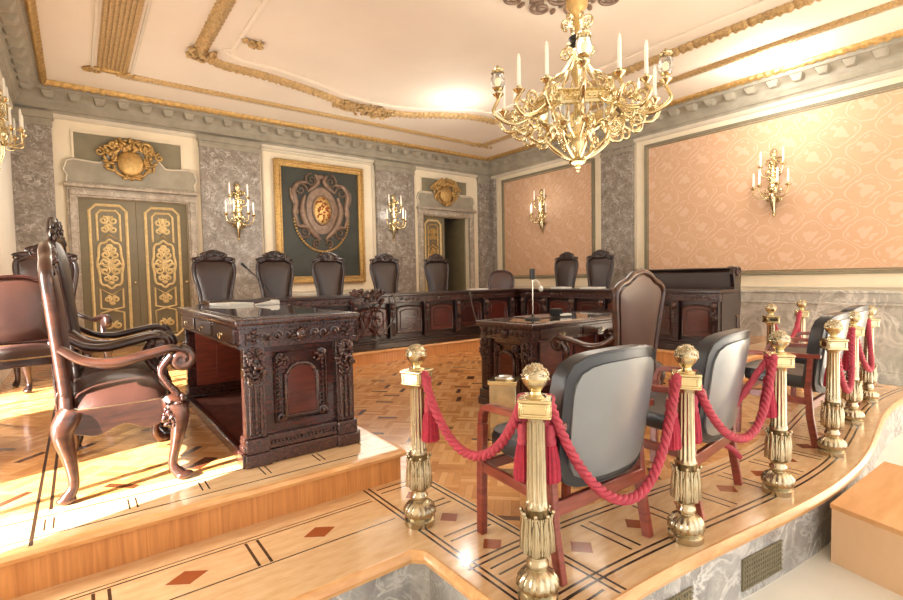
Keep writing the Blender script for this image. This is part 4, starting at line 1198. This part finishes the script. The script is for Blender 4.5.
# ---------------------------------------------------------------- gilt cartouches above the doors
def cartouche(label, loc, s=1):
    t = thing('gilded_cartouche', label, 'cartouche', loc, 0, 'gilded cartouches above doors')
    MB().ball((0, -.03, -.05), (.17*s, .07, .19*s), 24, 12).build('shield', M['gold'], t, smooth=60)
    c = MB()
    for q in (-1, 1):
        c.tube([(a, -.05, b) for a, b in spiral((q*.20*s, .17*s), .10*s, .015, PI, -q*1.4 if q > 0 else 1.4)], .028, 7)
        c.tube([(a, -.04, b) for a, b in spiral((q*.36*s, .08*s), .06*s, .012, PI/2, q*1.3)], .018, 7)
        c.tube([(p.x, -.04, p.z) for p in catmull([(q*.18*s, 0, .12*s), (q*.22*s, 0, -.04*s), (q*.16*s, 0, -.2*s), (0, 0, -.26*s)], 6)], .022, 7)
    carve(c, (0, -.04, .20*s), 60, .20*s, .08*s, -.05, 2, .026)
    for q in (-1, 1): carve(c, (q*.24*s, -.03, .02), 40, .07*s, .20*s, -.04, 12+q, .022)
    carve(c, (0, -.03, -.24*s), 30, .16*s, .05*s, -.03, 15, .02)
    c.build('scroll_work', M['gold'], t, smooth=60)
    return t
ca = cartouche('gilded shield cartouche above the closed left door', (.76, YB-.05, 3.13), 1.1)
dup(ca, (6.99, YB-.05, 3.18), 0, 'gilded shield cartouche above the half open far door')

# ---------------------------------------------------------------- wall lamps
def wall_sconce(label):
    t = thing('wall_sconce', label, 'wall lamp', group='gilt wall lamps')
    G = M['gilt_brass']
    b = MB()
    b.tube([(0, -.02, -.5), (0, -.05, -.35), (0, -.05, -.1), (0, -.05, .2), (0, -.05, .42)], [.012, .04, .06, .035, .02], 10)
    b.ball((0, -.07, -.12), (.07, .06, .09), 12, 8).ball((0, -.05, .40), (.05, .03, .07), 10, 8).ball((0, -.02, -.52), .025)
    for s_ in (-1, 1):
        b.tube([(p[0], -.03, p[1]) for p in spiral((s_*.07, .28), .06, .01, 0, s_*1.3, 18)], .014, 6)
        b.tube([(p[0], -.03, p[1]) for p in spiral((s_*.06, -.28), .05, .01, 0, -s_*1.3, 18)], .012, 6)
    carve(b, (0, -.05, .1), 40, .06, .3, -.04, 6, .016)
    b.build('backplate', G, t, smooth=60)
    for (x, y, z) in ((-.23, -.16, -.10), (-.12, -.24, -.08), (.12, -.24, -.08), (.23, -.16, -.10), (-.15, -.12, .22), (.15, -.12, .22)):
        k = 1 if x > 0 else -1
        a = MB().tube(catmull([(0, -.05, z-.06), (x*.35, y*.5, z-.16), (x*.8, y*.95, z-.15), (x, y, z-.06), (x, y, z)], 6), .011, 7)
        a.lathe([(.01, -.03), (.04, -.008), (.042, 0), (.018, .006), (.018, .03), (.014, .03)], 14, (x, y, z))
        a.tube([(x*.5+p[0]*.9, y*.6, z-.09+p[1]) for p in spiral((0, 0), .04, .008, 0, k*1.2, 14)], .008, 5)
        o = a.build('arm', G, t, smooth=60)
        MB().tube([(x, y, z+.02), (x, y, z+.20)], [.013, .012], 10).tube([(x, y, z+.2), (x, y, z+.215), (x, y, z+.235)], [.008, .011, .002], 8).build('candle', M['wax'], o)
    return t
sc = wall_sconce('gilt candle wall lamp on the large damask panel to the right'); sc.location = (XR-.012, 2.95, 2.55); sc.rotation_euler = (0, 0, R(-90))
dup(sc, (XR-.012, 7.58, 2.66), R(-90), 'gilt candle wall lamp on the far damask panel behind the chandelier')
dup(sc, (2.33, YB-.09, 2.46), 0, 'gilt candle wall lamp on the marble pilaster between closed door and painting')
dup(sc, (5.52, YB-.09, 2.54), 0, 'gilt candle wall lamp on the marble pilaster right of the painting')
dup(sc, (XL, 7.42, 3.0), R(90), 'gilt candle wall lamp on the bright left wall, cut by the left edge')

# ---------------------------------------------------------------- chandelier
ch = thing('chandelier', 'large gilt chandelier with white candles and glass lanterns hanging from the ceiling', 'chandelier', (3.8, 2.97, 2.15))
G = M['gilt_brass']
# z relative to the lowest point
MB().lathe([(.012, .42), (.05, .5), (.03, .62), (.045, .72), (.025, .80), (.06, .92), (.035, 1.0), (.045, 1.1), (.028, 1.16)], 20).build('stem', G, ch, smooth=50)
MB().lathe([(.05, 1.16), (.075, 1.18), (.06, 1.21), (.08, 1.235), (.05, 1.26)], 20).build('dark_knop', M['black'], ch, smooth=50)
MB().lathe([(.02, 1.26), (.03, 1.40), (.05, 1.46), (.10, 1.52), (.105, 1.90), (.06, 1.90)], 24).build('canopy', M['gold'], ch, smooth=50)
MB().tube([(0, 0, 1.2), (0, 0, 1.62)], .02, 8).build('hanging_rod', G, ch)
for k in range(6):
    T = Matrix.Rotation(2*PI*k/6, 4, 'Z')
    MB().tube([(p[0], 0, p[1]) for p in spiral((.09, 1.38), .06, .012, -PI/2, 1.3, 18)], .012, 6, M=T).build('upper_scroll', G, ch, smooth=60)
    MB().tube([(p[0], 0, p[1]) for p in spiral((.10, 1.10), .06, .012, PI/2, -1.3, 18)], .011, 6, M=T).build('stem_scroll', G, ch, smooth=60)
# hexagonal pierced band
hx = MB(); RB = .41
hexp = [(RB*cos(2*PI*k/6+.3), RB*sin(2*PI*k/6+.3)) for k in range(6)]
hx.sweep(hexp, [(-.03, .52), (-.04, .54), (-.02, .555), (-.02, .615), (-.04, .63), (-.03, .645), (.02, .645), (.02, .52)], closed=True)
for k in range(6):
    a, b = Vector(hexp[k]), Vector(hexp[(k+1) % 6])
    for j in range(1, 10):
        p = a.lerp(b, j/10); hx.ball((p.x*1.03, p.y*1.03, .585), (.022, .022, .022), 7, 5)
    hx.ball((a.x, a.y, .585), (.045, .045, .08), 10, 8)
hx.build('pierced_band', G, ch, smooth=45)
# bottom basket
bk = MB().lathe([(.002, 0), (.018, .012), (.012, .03), (.03, .045), (.02, .06), (.075, .075), (.085, .095), (.05, .105), (.02, .125), (.03, .14), (.06, .2), (.075, .3), (.05, .38), (.03, .44)], 24)
bk.build('bottom_finial', G, ch, smooth=50)
def candle(mb, p, h, r=.015):
    mb.tube([p, (p[0], p[1], p[2]+h)], [r, r*.85], 10); mb.tube([(p[0], p[1], p[2]+h), (p[0], p[1], p[2]+h+.015), (p[0], p[1], p[2]+h+.04)], [.008, .013, .002], 8)
pan = [(.012, -.05), (.022, -.03), (.05, -.008), (.054, .0), (.02, .008), (.022, .03), (.016, .03)]
for k in range(8):
    a = 2*PI*k/8+.2; T = Matrix.Rotation(a, 4, 'Z')
    m_ = MB().tube(catmull([(.03, 0, .10), (.16, 0, .17), (.27, 0, .26), (.30, 0, .34), (.27, 0, .38)], 6), .015, 7, M=T)
    m_.tube([(p[0], 0, p[1]) for p in spiral((.38, .36), .085, .014, PI, 1.25, 22)], .014, 7, M=T)
    m_.lathe(pan, 14, M=T @ Matrix.Translation((.27, 0, .41)))
    o = m_.build('lower_arm', G, ch, smooth=60)
    w = MB(); candle(w, (.27*cos(a), .27*sin(a), .43), .19); w.build('candle', M['wax'], o)
    # stay up to the band
    MB().tube(catmull([(.05, 0, .30), (.2, 0, .42), (.32, 0, .46), (RB*.93, 0, .54)], 6), .010, 6, M=T).build('stay', G, ch)
for k in range(15):
    a = 2*PI*k/15+.1; T = Matrix.Rotation(a, 4, 'Z')
    lan = (k % 3 == 0)
    m_ = MB()
    rad = .70 if not lan else .76; zz = .64 if not lan else .70
    m_.tube(catmull([(RB*.9, 0, .58), (.52, 0, .47), (.66, 0, .44), (rad+.04, 0, .53), (rad, 0, zz-.05), (rad, 0, zz)], 6), .017, 7, M=T)
    m_.tube([(p[0], 0, p[1]) for p in spiral((.54, .60), .075, .015, -PI/2, 1.3, 20)], .014, 7, M=T)
    m_.tube([(p[0], 0, p[1]) for p in spiral((.53, .40), .07, .014, PI/2, -1.2, 20)], .013, 7, M=T)
    m_.lathe(pan, 16, M=T @ Matrix.Translation((rad, 0, zz)))
    m_.ball((0, 0, 0), (.03, .02, .045), 8, 6, T @ Matrix.Translation((.62, 0, .52)))
    m_.tube(catmull([(.06, 0, 1.04), (.16, 0, .90), (.26, 0, .84), (.34, 0, .72), (RB*.95, 0, .64)], 6), .011, 6, M=T)
    o = m_.build('upper_arm', G, ch, smooth=60)
    px, py = rad*cos(a), rad*sin(a)
    if not lan:
        w = MB(); candle(w, (px, py, zz+.02), .25, .017); w.build('candle', M['wax'], o)
    else:
        g = MB().lathe([(.02, .03), (.045, .05), (.062, .09), (.064, .13), (.052, .17), (.04, .19)], 20, (px, py, zz), mod=lambda a, z: 1+.04*cos(a*10)); g.build('glass_lantern', M['glassy'], o, smooth=60)
        MB().lathe([(.042, .185), (.06, .19), (.05, .21), (.055, .22), (.02, .235), (.012, .26)], 16, (px, py, zz)).build('lantern_cap', G, o, smooth=50)
        MB().ball((px, py, zz+.05), (.05, .05, .02), 12, 6).build('lantern_foot', G, o, smooth=50)
        MB().ball((px, py, zz+.11), (.02, .02, .035), 10, 8).build('bulb', M['bulb'], o)

# ---------------------------------------------------------------- light
def lamp(kind, loc, energy, col, size=.1, **k):
    d = bpy.data.lights.new('scene_light', kind); d.energy = energy; d.color = col
    if kind == 'POINT': d.shadow_soft_size = size
    o = bpy.data.objects.new('scene_light', d); COL.objects.link(o); o.location = loc
    for a, b in k.items(): setattr(d, a, b)
    return o
w = bpy.data.worlds.new('daylight'); SC.world = w; w.use_nodes = True
bg = w.node_tree.nodes['Background']; bg.inputs[0].default_value = (1.0, .985, .965, 1); bg.inputs[1].default_value = 1.9
WARM = (1, .91, .79)
for p, e_ in (((3.8, 2.97, 3.35), 34), ((3.8, 2.97, 2.0), 30)): lamp('POINT', p, e_, WARM, .45)
sun = lamp('SUN', (-4, 0, 6), 46, (1, .95, .87), angle=R(.6))
sun.rotation_euler = Vector((1, .30, -.60)).to_track_quat('-Z', 'Y').to_euler()
# daylight entering through the left-hand windows
def win(loc, direc, sx, sy, e_, col=(1, .96, .9)):
    o = lamp('AREA', loc, e_, col, shape='RECTANGLE', size=sx, size_y=sy); o.rotation_euler = Vector(direc).to_track_quat('-Z', 'Y').to_euler(); return o
win((XL-.3, 5.5, 1.0), (1, 0, .05), 1.0, 1.2, 90)
win((XL-.3, 2.75, .95), (1, .1, .0), 1.0, 1.3, 55)
# floodlights by the cornice and the glow of the wall lamps
lamp('POINT', (7.5, 2.7, 3.72), 55, (1, .97, .92), .1)
lamp('POINT', (5.0, 6.3, 3.55), 26, (1, .97, .92), .1)
for (x, y, z) in ((XR-.45, 2.95, 2.75), (XR-.45, 7.58, 2.8), (2.33, YB-.5, 2.6), (5.52, YB-.5, 2.6)): lamp('POINT', (x, y, z), 8, WARM, .12)
lamp('POINT', (3.9, 7.4, 2.3), 55, WARM, .6)  # added soft fill for back wall and ceiling, no fixture here
lamp('POINT', (.75, 7.9, 2.3), 40, WARM, .6)  # added soft fill brightening the left wall strip and door, no fixture

# ---------------------------------------------------------------- camera
F = 489.58; yaw, pitch, roll = .6523, -.04556, -.019425
f0 = Vector((sin(yaw), cos(yaw), 0)); r0 = Vector((cos(yaw), -sin(yaw), 0)); u0 = Vector((0, 0, 1))
f1 = f0*cos(pitch)+u0*sin(pitch); u1 = u0*cos(pitch)-f0*sin(pitch)
r2 = r0*cos(roll)+u1*sin(roll); u2 = u1*cos(roll)-r0*sin(roll)
cd = bpy.data.cameras.new('camera'); cam = bpy.data.objects.new('camera', cd); COL.objects.link(cam)
cd.sensor_width = 36; cd.lens = F/903*36; cd.clip_start = .05
Mx = Matrix((r2, u2, -f1)).transposed().to_4x4(); Mx.translation = (0, 0, 1.18); cam.matrix_world = Mx
SC.camera = cam
SC.view_settings.view_transform = 'Standard'; SC.view_settings.look = 'None'; SC.view_settings.gamma = 1
SC.view_settings.exposure = 0.0
try:
    SC.cycles.max_bounces = 7; SC.cycles.diffuse_bounces = 4; SC.cycles.glossy_bounces = 4; SC.cycles.transmission_bounces = 5
    SC.cycles.sample_clamp_indirect = 6; SC.cycles.caustics_reflective = False; SC.cycles.caustics_refractive = False
    SC.cycles.use_denoising = True
except Exception: pass
